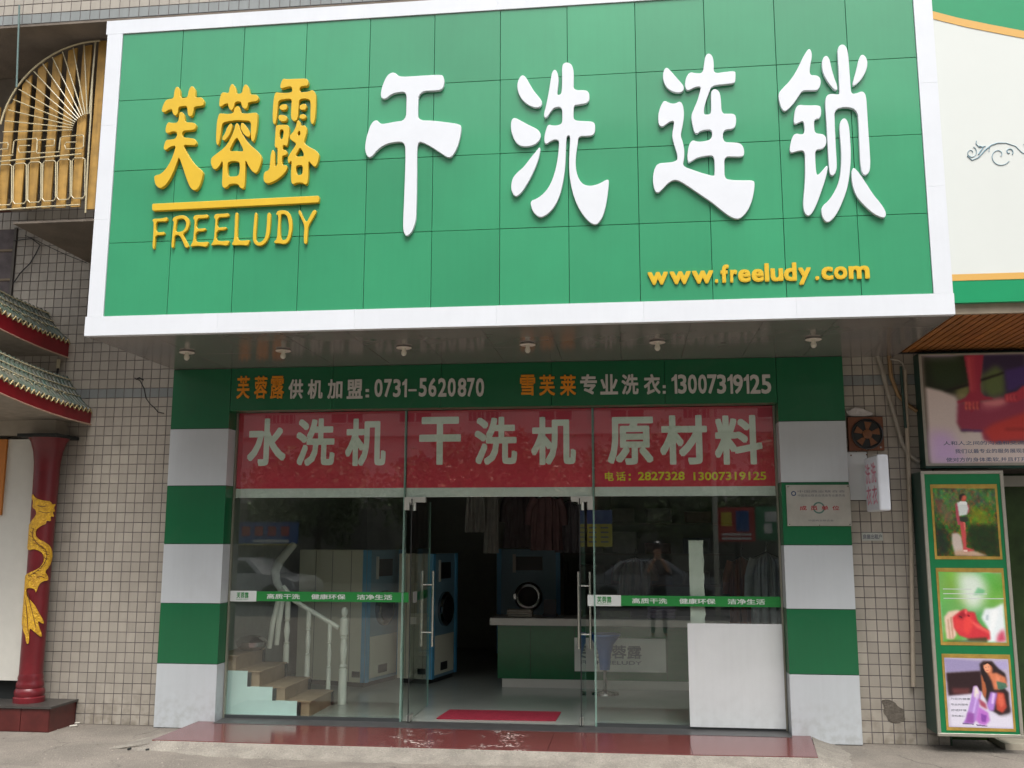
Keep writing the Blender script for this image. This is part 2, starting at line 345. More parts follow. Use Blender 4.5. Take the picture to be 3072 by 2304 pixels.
def row(chars,org,sc,vt,vb,Y,depth,m,parent,bold=0,name='letter'):
    # chars: list of (ch,u0,u1) or with own (vt,vb)
    for c in chars:
        ch,u0,u1=c[:3]; t,b=(c[3],c[4]) if len(c)>3 else (vt,vb)
        if ch==':':
            hh=(b-t)*.33
            for t_,b_ in ((t,t+hh),(b-hh,b)):
                A=at(org[0]+u0*sc,org[1]+b_*sc,Y-depth); D=at(org[0]+u1*sc,org[1]+t_*sc,Y-depth); B('colon_dot',m,parent,A.x,D.x,Y-depth,Y,A.z,D.z)
            continue
        A=at(org[0]+u0*sc,org[1]+b*sc,Y-depth); D=at(org[0]+u1*sc,org[1]+t*sc,Y-depth)
        if ch=='1':
            W=D.x-A.x; H=D.z-A.z; st_=A.x+W*.52
            q=MB(); q.prism([(st_,A.z),(D.x,A.z),(D.x,D.z),(st_+W*.12,D.z),(st_-W*.12,D.z-H*.12),(A.x,D.z-H*.20),(A.x,D.z-H*.35),(st_,D.z-H*.30)],Y-depth,Y); q.obj(name,m,parent); continue
        glyph(ch,A.x,D.x,A.z,D.z,Y,depth,m,parent,bold,name)
def textline(s,x0,x1,z0,z1,Y,depth,m,parent,bold=0,name='lettering'):
    # whole line as one flat print piece
    V,F=glyph_unit(s,bold); V=V.copy(); lo=V[:,:2].min(0); hi=V[:,:2].max(0)
    X=x0+(V[:,0]-lo[0])/(hi[0]-lo[0])*(x1-x0); Z=z0+(V[:,1]-lo[1])/(hi[1]-lo[1])*(z1-z0)
    return from_vf(name,np.stack([X,Y-(V[:,2]+.5)*depth,Z],1),F,m,parent)
# --- flat printed pictures as fine coloured grids
def printed(name,parent,quad,paint,nx=90,ny=100,rough=.35):
    # quad: four corners TL,TR,BL,BR ; paint(U,V)->rgb display colours
    TL,TR,BL,BR=[np.array(q,dtype=float) for q in quad]
    U,Vv=np.meshgrid(np.linspace(0,1,nx),np.linspace(0,1,ny))
    P=((TL[None,None]*(1-U[...,None])+TR[None,None]*U[...,None])*(1-Vv[...,None])+(BL[None,None]*(1-U[...,None])+BR[None,None]*U[...,None])*Vv[...,None]).reshape(-1,3)
    rgb=np.clip(paint(U,Vv),0,255).reshape(-1,3)/255.0
    rgb=np.where(rgb<=.04045,rgb/12.92,((rgb+.055)/1.055)**2.4)
    F=[(j*nx+i,(j+1)*nx+i,(j+1)*nx+i+1,j*nx+i+1) for j in range(ny-1) for i in range(nx-1)]
    o=from_vf(name,P,F,None,parent,mats=[PRINT])
    ca=o.data.color_attributes.new('print','FLOAT_COLOR','POINT')
    ca.data.foreach_set('color',np.concatenate([rgb,np.ones((len(rgb),1))],1).astype(np.float32).ravel())
    return o
PRINT=bpy.data.materials.new('printed_picture'); PRINT.use_nodes=True
_t=PRINT.node_tree; _a=_t.nodes.new('ShaderNodeAttribute'); _a.attribute_name='print'; _t.links.new(_a.outputs['Color'],_t.nodes['Principled BSDF'].inputs['Base Color']); _t.nodes['Principled BSDF'].inputs['Roughness'].default_value=.35
def inpoly(U,V,P):
    r=np.zeros(U.shape,bool); n=len(P); j=n-1
    for i in range(n):
        xi,yi=P[i]; xj,yj=P[j]
        c=((yi>V)!=(yj>V))&(U<(xj-xi)*(V-yi)/((yj-yi) if yj!=yi else 1e-9)+xi); r^=c; j=i
    return r.astype(float)
def blur(A,k):
    if k<=0: return A
    for _ in range(2):
        B_=np.zeros_like(A); n=0
        for d in range(-k,k+1): B_+=np.roll(A,d,0); n+=1
        A=B_/n; B_=np.zeros_like(A)
        for d in range(-k,k+1): B_+=np.roll(A,d,1)
        A=B_/n
    return A
def vnoise(shape,cells,seed):
    g=np.random.default_rng(seed).random((cells+2,cells+2)); y=np.linspace(0,cells,shape[0]); x=np.linspace(0,cells,shape[1])
    yi=y.astype(int);xi=x.astype(int); fy=(y-yi)[:,None];fx=(x-xi)[None]
    a=g[np.ix_(yi,xi)];b=g[np.ix_(yi,xi+1)];c=g[np.ix_(yi+1,xi)];d=g[np.ix_(yi+1,xi+1)]
    return (a*(1-fx)+b*fx)*(1-fy)+(c*(1-fx)+d*fx)*fy
def painter(base,shapes,box,noise=12,seed=1):
    x0,y0,x1,y1=box
    def f(U,V):
        C=np.zeros(U.shape+(3,)); C[:]=base
        for s in shapes:
            if callable(s): C=s(C,U,V); continue
            P,col,k=s[:3]; P=[((a-x0)/(x1-x0),(b-y0)/(y1-y0)) for a,b in P]
            M=blur(inpoly(U,V,P),k)[...,None]; M=M*(s[3] if len(s)>3 else 1); C=C*(1-M)+np.array(col)*M
        n=(np.random.default_rng(seed).random(U.shape)-.5)*noise
        return C+n[...,None]
    return f
# ============================================================ SETTING
GZ=-.225; SZ=-.150
g=MB(); g.quad((-60,-13.5,GZ),(60,-13.5,GZ),(60,.6,GZ),(-60,.6,GZ)); pavement=struct(g.obj('pavement',CONC))
ROAD=mat('asphalt',(.06,.06,.062),.85,noise=.3,nscale=3,bump=.4)
g=MB(); g.quad((-60,-22,GZ-.12),(60,-22,GZ-.12),(60,-13.5,GZ-.12),(-60,-13.5,GZ-.12)); g.quad((-60,-13.5,GZ-.12),(60,-13.5,GZ-.12),(60,-13.5,GZ),(-60,-13.5,GZ)); struct(g.obj('road',ROAD))
g=MB(); g.box(-60,60,-60,-22,GZ-.3,GZ); struct(g.obj('far_pavement',CONC))
g=MB(); g.quad((-300,-300,GZ-.35),(300,-300,GZ-.35),(300,300,GZ-.35),(-300,300,GZ-.35)); struct(g.obj('ground',ROAD))
# entrance step of red granite with its mortar ramp
YF=-.94
st=bpy.data.objects.new('entrance_step',None); COL.objects.link(st); st.location=(3.4,-.45,GZ); struct(st); WL[st]=Vector(st.location)
xs=[.47,1.66,2.86,4.06,5.30,6.39]
for i in range(5):
    a,b=xs[i]+.0015,xs[i+1]-.0015; ya=YF+(.03 if i in(0,) else 0); 
    q=MB()
    if i==0: poly=[(a-.02,YF+.02),(b,YF),(b,-.102),(.66,-.102),(.66,-.002),(a,-.002)]
    elif i==4: poly=[(a,YF),(b-.05,YF+.04),(b+.05,-.002),(6.262,-.002),(6.262,-.102),(a,-.102)]
    else: poly=[(a,YF),(b,YF),(b,-.102),(a,-.102)]
    q.prismz(poly,SZ-.03,SZ+random.uniform(-.0005,.0005)); q.obj('granite_slab',GRANITE,st)
# mortar ramp: strip falling from slab edge to pavement, uneven outer edge
ins=[(.46,.02),(.452,-.4),(.45,YF+.02),(1.6,YF-.003),(2.8,YF-.003),(4.0,YF-.003),(5.3,YF-.003),(6.34,YF+.035),(6.40,-.4),(6.45,.0)]
outs=[(.30,.02),(.16,-.35),(.02,YF-.02),(1.4,YF-.30),(2.8,YF-.34),(4.0,YF-.30),(5.3,YF-.36),(6.6,YF-.18),(6.74,-.4),(6.70,.0)]
q=MB(); NS=8
def lerpP(P,t):
    t*=len(P)-1; i=min(int(t),len(P)-2); f=t-i; return (P[i][0]*(1-f)+P[i+1][0]*f,P[i][1]*(1-f)+P[i+1][1]*f)
NT=150; V=[];F=[]
for i in range(NT+1):
    a=lerpP(ins,i/NT); b=lerpP(outs,i/NT); wob=random.uniform(-.03,.03)
    for k in range(NS+1):
        f=k/NS; z=(SZ-.006)*(1-f)+(GZ-.004)*f - .02*math.sin(f*math.pi)*.6+random.uniform(-.002,.002)*(0<k<NS)
        V.append((a[0]*(1-f)+b[0]*f+wob*f*.6,a[1]*(1-f)+b[1]*f+wob*f,z))
for i in range(NT):
    for k in range(NS):
        n=NS+1; F.append((i*n+k,i*n+k+1,(i+1)*n+k+1,(i+1)*n+k))
q.add(V,F); mr=q.obj('mortar_ramp',MORTAR,st,smooth=True)
q=MB(); q.box(.662,6.26,-.10,.245,GZ,-.147); struct(q.obj('threshold',mat('threshold_stone',(.075,.075,.075),.4,noise=.3,nscale=10)))
# small scratches and litter on the pavement
LIT=mat('litter_paper',(.6,.57,.5),.8)
for i,(u,v,l,a) in enumerate(((220,2180,.07,.5),(232,2172,.05,.2),(388,2250,.035,1.1),(442,2252,.03,.3))):
    p=atz(u,v,GZ); q=MB(); q.tube([(p.x-l*math.cos(a)/2,p.y-l*math.sin(a)/2,GZ+.008),(p.x+l*math.cos(a)/2,p.y+l*math.sin(a)/2,GZ+.012)],.009,6)
    tag(q.obj('litter',LIT if i<2 else DARK),['pale scrap of rolled paper nearest the tiled wall corner','smaller pale paper scrap beside the rolled one','dark bit of litter left of the mortar ramp','dark butt lying against the mortar ramp'][i],'litter','litter on the pavement')
q=MB(); rr_=random.Random(5)
for i in range(420):
    x=rr_.uniform(-1.6,8.6); y=rr_.choice([rr_.uniform(-1.9,-1.25),rr_.uniform(-1.9,0.0)])
    if .2<x<6.7 and y>-1.28: continue
    r_=rr_.uniform(.003,.009); q.add([(x-r_,y-r_*.6,GZ),(x+r_,y-r_*.8,GZ),(x+r_*.7,y+r_,GZ),(x-r_*.6,y+r_,GZ),(x+rr_.uniform(-.3,.3)*r_,y,GZ+r_*rr_.uniform(.5,1.1))],[(0,1,4),(1,2,4),(2,3,4),(3,0,4)])
o=q.obj('grit',mat('grit_stone',(.24,.21,.18),.9,rnd=.5)); o['kind']='stuff'; o['label']='loose grit and crumbs on the concrete pavement'; o['category']='grit'
# ============================================================ tiled walls
TW,TH,YW=.0995,.1025,.10
def tile_proto(w,h,d=.005): 
    q=MB(); g_=.0035; q.cbox(g_,w-g_,-d,.001,g_,h-g_,c=.0018); return q
def tiled(th,x0,x1,z0,z1,Y,w,h,greyrow=(),big=None,skip=None,xa=None):
    """tiles on plane Y between x0..x1; 'big' = rectangle whose tiles are single parts"""
    q=MB(); q.box(x0,x1,Y,Y+.12,z0,z1); q.obj('wall_face',GROUT,th)
    nx=int(math.ceil((x1-x0)/w)); nz=int((z1-z0)/h+.999)
    proto={}; stuff=MB(); cnt=0
    for j in range(nz):
        z=z0+j*h; hh=min(h,z1-z)
        if hh<.02: continue
        for i in range(nx):
            xx=(x1-(i+1)*w); ww=w
            if xx<x0: ww=w-(x0-xx); xx=x0
            if ww<.02: continue
            if skip and skip(xx+ww/2,z+hh/2): continue
            grey=any(a<=z+hh/2<b for a,b in greyrow)
            single=(big and big[0]<=xx+ww/2<=big[1] and big[2]<=z+hh/2<=big[3] and cnt<298 )
            if single:
                cnt+=1
                k=(round(ww,3),round(hh,3),grey)
                if k not in proto:
                    t=tile_proto(ww,hh); t.V=[(a+xx,b+Y,c+z) for a,b,c in t.V]; o=t.obj('tile',TILEG if grey else TILE,th); proto[k]=(o,WL[o]-Vector((xx,Y,z)))
                else:
                    o,off=proto[k]; c=share(o,'tile',Vector((xx,Y,z))+off,th)
                    c.rotation_euler=(random.uniform(-.004,.004),0,random.uniform(-.006,.006))
            else:
                t=tile_proto(ww,hh); stuff.mi=1 if grey else 0
                rx=random.uniform(-.0006,.0006)
                stuff.add([(a+xx,b+Y+rx,c+z) for a,b,c in t.V],t.F)
    if stuff.V:
        o=stuff.obj('tiles_beyond',TILE,th,mats=[TILE,TILEG]); o['kind']='stuff'
WIN=(-2.6,-2.02,4.3,5.12)
lw=thing('tiled_wall','cream tiled wall between the red dragon column and the green and white pillar','wall',(-.6,.15,GZ))
tiled(lw,-2.62,-.002,GZ,6.55,YW,TW,TH,greyrow=((3.16,3.26),),big=(-1.03,0,.02,3.16),skip=lambda x,z: WIN[0]-.1<x<WIN[1] and WIN[2]<z<WIN[3])
rw=thing('tiled_wall','narrow cream tiled wall between the right pillar and the poster stand','wall',(7.25,.15,GZ))
tiled(rw,6.912,7.71,GZ,3.47,YW,TW,TH,greyrow=((3.16,3.26),),big=(6.8,7.8,GZ,3.6))
# wall damage patch
o=outline('bare_mortar_patch',[[(255,1295),(290,1288),(330,1302),(350,1330),(385,1345),(378,1380),(392,1400),(345,1422),(300,1412),(290,1385),(268,1360),(275,1330)]],(2500,1380),.557,YW-.005,.004,mat('bare_mortar',(.15,.13,.105),.9,noise=.4,nscale=14,bump=.6,bscale=50),rw,bev=.0005,it=1)
q=MB(); q.box(6.912,10.6,.12,.24,3.472,8); tag(q.obj('upper_wall',DIRTY),'dim upper wall hidden behind the neighbour sign','wall')
q=MB(); q.box(6.912,10.6,.098,.12,3.472,3.60); struct(q.obj('soffit_closer',DARK))
# wall above the shop (behind the sign) and side returns; upper storey
q=MB(); q.box(0.002,6.908,.12,.24,3.445,6.9); up=q.obj('rear_wall',DIRTY); tag(up,'bare concrete wall hidden behind the big sign','wall')
# upper storey beam with tiles
bm_=thing('tiled_beam','cream tiled storey beam with a grey-blue bottom row above the big sign','beam',(1.2,-1.5,6.5))
q=MB(); q.box(-3.2,7.2,-1.6,.1,6.546,6.57); q.obj('beam_underside',DIRTY,bm_)
tiled(bm_,-3.2,7.2,6.57,7.5,-1.6,TW,TH,greyrow=((6.5,6.66),),big=(-1.4,7,6.5,6.98))
# ============================================================ LEFT NEIGHBOUR
q=MB(); q.box(-1.11,-.004,-1.26,.095,4.68,4.70); tag(q.obj('balcony_slab',DIRTY),'dim concrete balcony slab under the fan shaped ochre sign','balcony')
wn=thing('window','dark barred window on the left wall above the green tiled eaves','window',(-2.3,.1,4.3))
B('pane',BLACKW,wn,-2.6,-2.03,.125,.14,4.32,5.1)
for z in (4.52,4.86): B('bar',mat('window_bar',(.22,.17,.11),.6),wn,-2.6,-2.03,.085,.105,z-.012,z+.012)
B('frame',mat('frame_dark',(.10,.09,.075),.6),wn,-2.03,-2.0,.08,.13,4.3,5.12)
a=at(12,108,-.6); b=at(50,270,-.6)
q=MB(); q.box(a.x,b.x+.02,-.62,-.2,5.2,6.545); tag(q.obj('concrete_pier',mat('pier',(.26,.23,.19),.8,noise=.2)),'pale concrete pier under the tiled beam at the top left','pier')
q=MB(); q.box(a.x-.3,a.x-.002,-.64,-.2,5.2,6.545); tag(q.obj('brown_board',mat('redbrown',(.12,.035,.02),.7,noise=.2)),'red-brown board beside the pale pier at the photo edge','board')
q=MB(); q.tube([at(58,16,-1.66),at(50,262,-1.66)],.009,8); tag(q.obj('drain_pipe',mat('pipe_teal',(.10,.16,.15),.5)),'thin teal pipe hanging down past the tiled beam','pipe')
# fan-shaped neon sign
FY=-1.30; fs=thing('fan_sign','ochre slatted sign with a fan of unlit neon tubes left of the green sign','sign',(-.7,FY,4.75))
Z1=.42184
def f1(u,v,Y=FY): return at(u*Z1,v*Z1,Y)
cen=f1(650,950); Rr=f1(650,950).z; Rr=(f1(650,305)-cen).length
zb=f1(300,1480).z
sl=[(-230,-165),(-125,-60),(-20,62),(88,160),(192,265),(298,365),(402,468),(508,578)]
pitch=(f1(520,1250).x-f1(415,1250).x); sx=f1(520,1250).x
for k in range(11):
    x0=sx-k*pitch; x1=x0+pitch*.60
    if x1>cen.x: x1=cen.x
    poly=[(x0,zb),(x1,zb)]
    top=[]
    for t in (1,.66,.33,0):
        x=x0+(x1-x0)*t; d=Rr*Rr-(x-cen.x)**2
        zt=cen.z+math.sqrt(d)-.02 if d>0 else cen.z+.02
        if x<cen.x-Rr*.90: zt=cen.z+ .36-.25*abs((cen.x-Rr*.90)-x)
        top.append((x,zt))
    q=MB(); q.prism([poly[0],poly[1]]+top,FY,FY+.018); q.obj('slat',OCHRE,fs)
xr0=f1(655,700).x; q=MB(); q.box(cen.x+.01,f1(695,1200).x,FY-.004,FY+.02,zb-.03,f1(700,293).z); q.obj('edge_board',OCHRE,fs)
q=MB(); q.box(cen.x-pitch*.95,cen.x+.01,FY,FY+.018,f1(600,1480).z,f1(600,870).z); 
def neon(pts,r=.007):
    q=MB(); q.tube([Vector((p.x,FY-.025,p.z)) for p in pts],r,6); q.obj('neon_tube',NEON,fs)
for k in range(13):
    a=math.radians(91+ (k/12)*87); r0=.165; r1=Rr*.97
    s_=.985 if k else .95
    neon([Vector((cen.x-.02+r0*math.cos(a),0,cen.z+.03+r0*math.sin(a))),Vector((cen.x+ r1*math.cos(a)*s_,0,cen.z+.02+r1*math.sin(a)*s_))],.0058)
neon([Vector((cen.x+Rr*math.cos(math.radians(a)),0,cen.z+Rr*math.sin(math.radians(a)))) for a in range(88,176,6)],.009)
neon([f1(690,305),f1(668,560),f1(655,850),f1(635,1150),f1(618,1520)],.008)
neon([f1(590,1102),f1(300,1128),f1(0,1158),f1(-300,1185)]); neon([f1(580,1462),f1(300,1478),f1(0,1500),f1(-300,1520)])
for k in range(8):
    o_=k*-104; dy=k*9.5
    neon([f1(a+o_,b+dy) for a,b in ((525,1150),(540,1132),(600,1130),(615,1140),(614,1395),(600,1415),(535,1418),(520,1400),(524,1150))],.0055)
for k in range(5):
    o_=-k*165; dy=k*12
    P=((430,1075),(440,990),(455,980),(600,968),(606,980),(604,1050),(590,1062),(480,1068),(470,1040),(480,1020),(555,1018)) if k%2==0 else ((600,1075),(440,1085),(436,1070),(440,1005),(452,992),(560,985),(565,1000),(560,1030),(500,1035))
    neon([f1(a+o_,b+dy) for a,b in P],.0055)
# tiled eaves
def eave(name,label,u0,v0,uE,vE,lift,hf,zroof,loc,n=17,lampy=True):
    """red fascia running out from the wall along -Y, glazed tiles sloping up behind it, zigzag trim"""
    base=at(u0,v0,YW); xe=base.x; z0=base.z
    th=thing(name,label,'eave',(xe,YW,z0))
    def edge(t): # t metres out from wall
        return z0+lift*(t/1.5)**2
    T=[i*1.75/28 for i in range(29)]
    q=MB()
    V=[];F=[]
    for t in T:
        y=YW-t; z=edge(t); V+=[(xe,y,z),(xe-.03,y,z),(xe-.03,y,z+hf),(xe,y,z+hf)]
    for i in range(len(T)-1):
        for k in range(4): F.append((i*4+k,i*4+(k+1)%4,(i+1)*4+(k+1)%4,(i+1)*4+k))
    F.append((0,1,2,3)); q.add(V,F); q.obj('fascia',REDF,th)
    q=MB(); q.tube([(xe+.006,YW-t,edge(t)-.006) for t in T],.008,6); q.obj('edge_tube',mat('edge_tube',(.45,.30,.22),.5),th)
    # zigzag
    q=MB(); pts=[]
    k=0; t=0.01
    while t<1.72:
        pts.append((xe+.012,YW-t,edge(t)+hf+(.035 if k%2 else -.012))); t+=.042; k+=1
    q.tube(pts,.0075,6); q.obj('zigzag_trim',mat('zigzag',(.50,.40,.20),.5,noise=.3),th)
    # tiles: ribs going up slope
    slope=zroof*1.0
    n=24
    for i in range(n):
        t=.03+i*.072; y=YW-t; z=edge(t)+hf+.01
        q=MB(); pr=[]
        for s_ in range(6):
            f=s_/5; d=f*.30
            pr.append((xe-.01-d, y+.0, z+ slope*f*(.55+.45*f)+.015))
        q.tube(pr,.026,8); q.obj('roof_tile',GLAZE,th)
    q=MB(); V=[];F=[]
    for t in T:
        for s_ in range(6):
            f=s_/5; V.append((xe-.01-f*.30,YW-t,edge(t)+hf+slope*f*(.55+.45*f)-.006))
    for i in range(len(T)-1):
        for k in range(5): F.append((i*6+k,i*6+k+1,(i+1)*6+k+1,(i+1)*6+k))
    q.add(V,F); q.obj('roof_bed',GLAZE,th,smooth=True)
    # scroll tubes along the top
    for rr in range(3):
        q=MB(); f=.45+.2*rr; q.tube([(xe-.01-f*.30,YW-t,edge(t)+hf+slope*f*(.55+.45*f)+.055+.01*rr) for t in T],.0075,6); q.obj('neon_tube',NEON,th)
    for k in range(9):
        t=.25+k*.17; f=.36; q=MB(); x=xe-.01-f*.30; z=edge(t)+hf+slope*f*(.55+.45*f)+.05
        q.tube([(x,YW-t-.1,z+.02),(x,YW-t,z),(x+.01,YW-t+.02,z-.02),(x+.012,YW-t,z-.03),(x+.01,YW-t-.04,z-.03)],.006,6); q.obj('neon_tube',NEON,th)
    # underside board back to the left
    q=MB(); V=[];F=[]
    for t in T: V+=[(xe-.035,YW-t,edge(t)+.02),(xe-1.6,YW-t,edge(t)*.5+z0*.5+.02)]
    for i in range(len(T)-1): F.append((2*i,2*i+1,2*i+3,2*i+2))
    q.add(V,F); q.obj('underside',mat('eave_underside',(.30,.27,.22),.8,noise=.25),th)
    return th
eave('upper_eave','upper green glazed eave with zigzag edge and red fascia left of the white sign corner',205,1072,0,0,.10,.155,.34,None)
eave('lower_eave','lower green glazed eave with red fascia above the dragon column',272,1272,0,0,.10,.125,.36,None)
a=at(176,1078,YW-.03)
q=MB(); q.tube([(a.x,YW-.03,a.z),(a.x,YW-.03,a.z-.10)],.02,10); q.mi=1; q.tube([(a.x,YW-.03,a.z-.10),(a.x-.01,YW-.03,a.z-.24)],.012,8); 
tag(q.obj('wall_lamp',None,mats=[mat('lamp_cream',(.5,.45,.3),.5),BLACKP]),'small cream lamp tube with black holder between the two eaves','lamp')
CAB=mat('cable_black',(.02,.02,.022),.6)
q=MB(); q.tube([at(a,b,.085) for a,b in ((404,1134),(420,1142),(432,1165),(438,1195),(450,1212),(462,1222),(474,1236),(492,1240))],.0045,6); q.tube([at(a,b,.08) for a,b in ((408,1138),(418,1133),(430,1140))],.007,6)
tag(q.obj('loose_cable',CAB),'thin loose black cable hanging on the tiled wall beside the pillar top','cable')
q=MB(); q.tube([at(a,b,.075) for a,b in ((42,722),(95,716),(120,735),(108,760),(90,790),(60,820),(40,850))],.006,6); q.tube([at(a,b,.07) for a,b in ((75,706),(110,722),(150,742),(200,765),(262,790))],.004,6)
tag(q.obj('loose_cable',CAB),'tangled dark cable below the fan sign near the barred window','cable')
# lintel under lower eave
q=MB(); a=at(148,1278,0.0); q.box(-3,-1.22,-.12,.099,2.74,2.90); lt=tag(q.obj('tiled_lintel',mat('lintel',(.33,.29,.23),.6,noise=.15)),'pale lintel under the lower eave above the red column','lintel')
# column
cy=-.12; 
cT=(at(60,1312,cy).x,at(168,1312,cy).x); zt=at(120,1312,cy).z; cB=(at(52,2080,cy),at(134,2080,cy)); 
cxm=-1.285; cl=thing('dragon_column','maroon round column with a gold relief dragon on a stepped base','column',(cxm,cy,0))
zb0=.02
prof=[(.150,zb0+.0),(.150,zb0+.05),(.138,zb0+.06),(.146,zb0+.09),(.142,zb0+.12),(.128,zb0+.14),(.134,zb0+.16),(.130,zb0+.19),(.118,zb0+.22),(.122,zb0+.24),(.113,zb0+.28)]
q=MB(); q.lathe(prof,cxm,cy,36); q.obj('base',MAROON,cl,smooth=True)
q=MB(); q.lathe([(.113,zb0+.28),(.115,1.2),(.122,2.0),(.126,2.35)],cxm,cy,36); shaft=q.obj('shaft',MAROON,cl,smooth=True)
q=MB(); q.lathe([(.126,2.35),(.130,2.45),(.145,2.56),(.175,2.66),(.200,2.70)],cxm,cy,36); q.obj('capital',MAROON,cl,smooth=True)
q=MB(); q.box(cxm-.22,cxm+.21,cy-.22,.09,2.70,2.735); q.obj('top_slab',DARK,cl)
# dragon relief wrapped round the shaft
D=[[(138,335),(152,360),(180,372),(205,375),(225,378),(232,395),(250,390),(238,410),(248,430),(232,432),(244,460),(225,455),(228,485),(208,478),(205,500),(188,505),(175,515),(160,530),(158,560),(172,578),(200,592),(225,612),(238,640),(240,680),(228,725),(205,752),(222,775),(224,800),(200,802),(180,820),(168,868),(160,840),(140,838),(125,838),(118,850),(122,880),(140,900),(165,930),(182,965),(208,1015),(208,1035),(180,1010),(185,1040),(203,1090),(198,1102),(170,1075),(150,1055),(143,1050),(140,1080),(142,1110),(138,1136),(128,1128),(124,1090),(112,1060),(104,1020),(106,960),(112,900),(104,860),(106,800),(120,762),(160,745),(190,722),(202,690),(198,660),(180,640),(150,630),(128,640),(118,620),(125,590),(118,560),(122,510),(140,480),(160,450),(158,425),(140,410),(146,380),(136,360)]]
def dr(loops,thick,name,matr):
    W=[]
    for L in loops:
        P=chaikin([(0+a_*.566,1290+b_*.566) for a_,b_ in L],1)
        # survey x -> angle round the shaft; the shaft leans in the photo by lens, use axis at that height
        pts=[]
        for u,v in P:
            z=at(u,v,cy-.12).z
            uc=(140*.566+(.0))
            ua=(197-((v-1290)/.566-335)*.044)*.566     # axis in the photo
            pts.append((math.asin(max(-.96,min(.96,(u-ua)/(64*.566))))*.118,z))
        W.append([(p[0],p[1]) for p in pts])
    V,F=curve_mesh(W,thick,.002)
    # subdivide for bending
    bm=bmesh.new(); vs=[bm.verts.new(v) for v in V]
    for f in F:
        try: bm.faces.new([vs[i] for i in f])
        except ValueError: pass
    bmesh.ops.triangulate(bm,faces=bm.faces[:])
    for _ in range(2): bmesh.ops.subdivide_edges(bm,edges=[e for e in bm.edges if e.calc_length()>.03],cuts=1); bmesh.ops.triangulate(bm,faces=bm.faces[:])
    V2=[];
    for v in bm.verts:
        s,z,d=v.co.x,v.co.y,v.co.z
        ang=s/.118+.56; r=.117+.005*(z-1.2)+thick/2+d+.001
        V2.append((cxm+r*math.sin(ang),cy-r*math.cos(ang),z))
    F2=[tuple(v.index for v in f.verts) for f in bm.faces] if bm.verts.index_update() is None else []
    bm.free()
    return from_vf(name,V2,F2,matr,cl)
dr(D,.012,'gold_dragon',GOLD)
EYE=mat('dragon_line',(.10,.03,.01),.6)
def sl(P,w):
    Q=[];Rr_=[]
    for i,(a,b) in enumerate(P):
        dx=P[min(i+1,len(P)-1)][0]-P[max(i-1,0)][0]; dy=P[min(i+1,len(P)-1)][1]-P[max(i-1,0)][1]; l=math.hypot(dx,dy) or 1
        Q.append((a-dy/l*w,b+dx/l*w)); Rr_.append((a+dy/l*w,b-dx/l*w))
    return Q+Rr_[::-1]
L_=[sl([(150,520),(142,560),(165,600),(200,625),(215,655),(208,700),(180,740),(140,770)],1.6),sl([(165,400),(185,408),(205,402)],1.8),sl([(170,430),(200,440),(222,436)],1.6),sl([(128,860),(145,930),(160,990),(172,1050)],1.5),sl([(122,900),(130,980),(138,1080)],1.5),sl([(170,780),(190,775),(205,785)],1.5)]
for k in range(15):
    t_=k/14; i_=t_*6.999; P_=[(150,520),(142,560),(165,600),(200,625),(215,655),(208,700),(180,740),(140,770)]; a_=int(min(i_,6)); f_=i_-a_; x_=P_[a_][0]*(1-f_)+P_[a_+1][0]*f_; y_=P_[a_][1]*(1-f_)+P_[a_+1][1]*f_
    L_.append(sl([(x_-11,y_-3),(x_-3,y_+5),(x_+8,y_+6)],1.1))
dr(L_,.0145,'scale_lines',EYE)
# white panel and plinth
q=MB(); q.box(-2.6,-1.43,-.09,-.02,.22,2.70); tag(q.obj('hanging_board',mat('panel_offwhite',(.60,.59,.53),.45,noise=.06)),'tall off-white board left of the maroon column','board')
a=at(9,1500,-.10)
q=MB(); q.box(-2.6,a.x,-.12,-.092,1.9,2.70); tag(q.obj('orange_strip',mat('orange_strip',(.5,.17,.02),.5)),'orange strip along the photo edge beside the off-white panel','strip')
pl=thing('column_plinth','dark red tiled plinth under the maroon column','plinth',(-1.5,-.2,GZ))
PLT=mat('plinth_tile',(.10,.018,.016),.35,noise=.35,nscale=6,rnd=.1)
q=MB(); q.box(-3,-.90,-.36,.098,GZ,.0); q.obj('core',PLT,pl)
for k in range(7): B('tile',PLT,pl,-.90-(k+1)*.3+.003,-.90-k*.3-.003,-.372,-.36,GZ+.005,-.005,c=.002)
B('top_slab',mat('plinth_top',(.06,.055,.05),.4,noise=.3),pl,-3,-.875,-.39,.096,.0,.022)
q=MB(); q.box(-3,-1.44,.02,.098,.02,.25); q.obj('recess',DARK,pl)
# ============================================================ SHOP FRONT
def pillar(label,x0,x1,zs):
    th=thing('checkered_pillar',label,'pillar',((x0+x1)/2,.1,GZ))
    q=MB(); q.box(x0+.004,x1-.004,.004,.215,GZ,3.44); q.obj('core',DARK,th)
    for i in range(len(zs)-1):
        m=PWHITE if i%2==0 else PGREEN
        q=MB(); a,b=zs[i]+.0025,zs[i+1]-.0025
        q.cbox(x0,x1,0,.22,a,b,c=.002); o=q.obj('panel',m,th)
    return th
ZS=[GZ+.003,.403,1.003,1.603,2.203,2.80,3.438]
pL=pillar('left green and white checkered cladding pillar beside the shop glass',0,.641,ZS)
pR=pillar('right green and white checkered pillar that carries the metal plaque',6.27,6.9058,ZS)
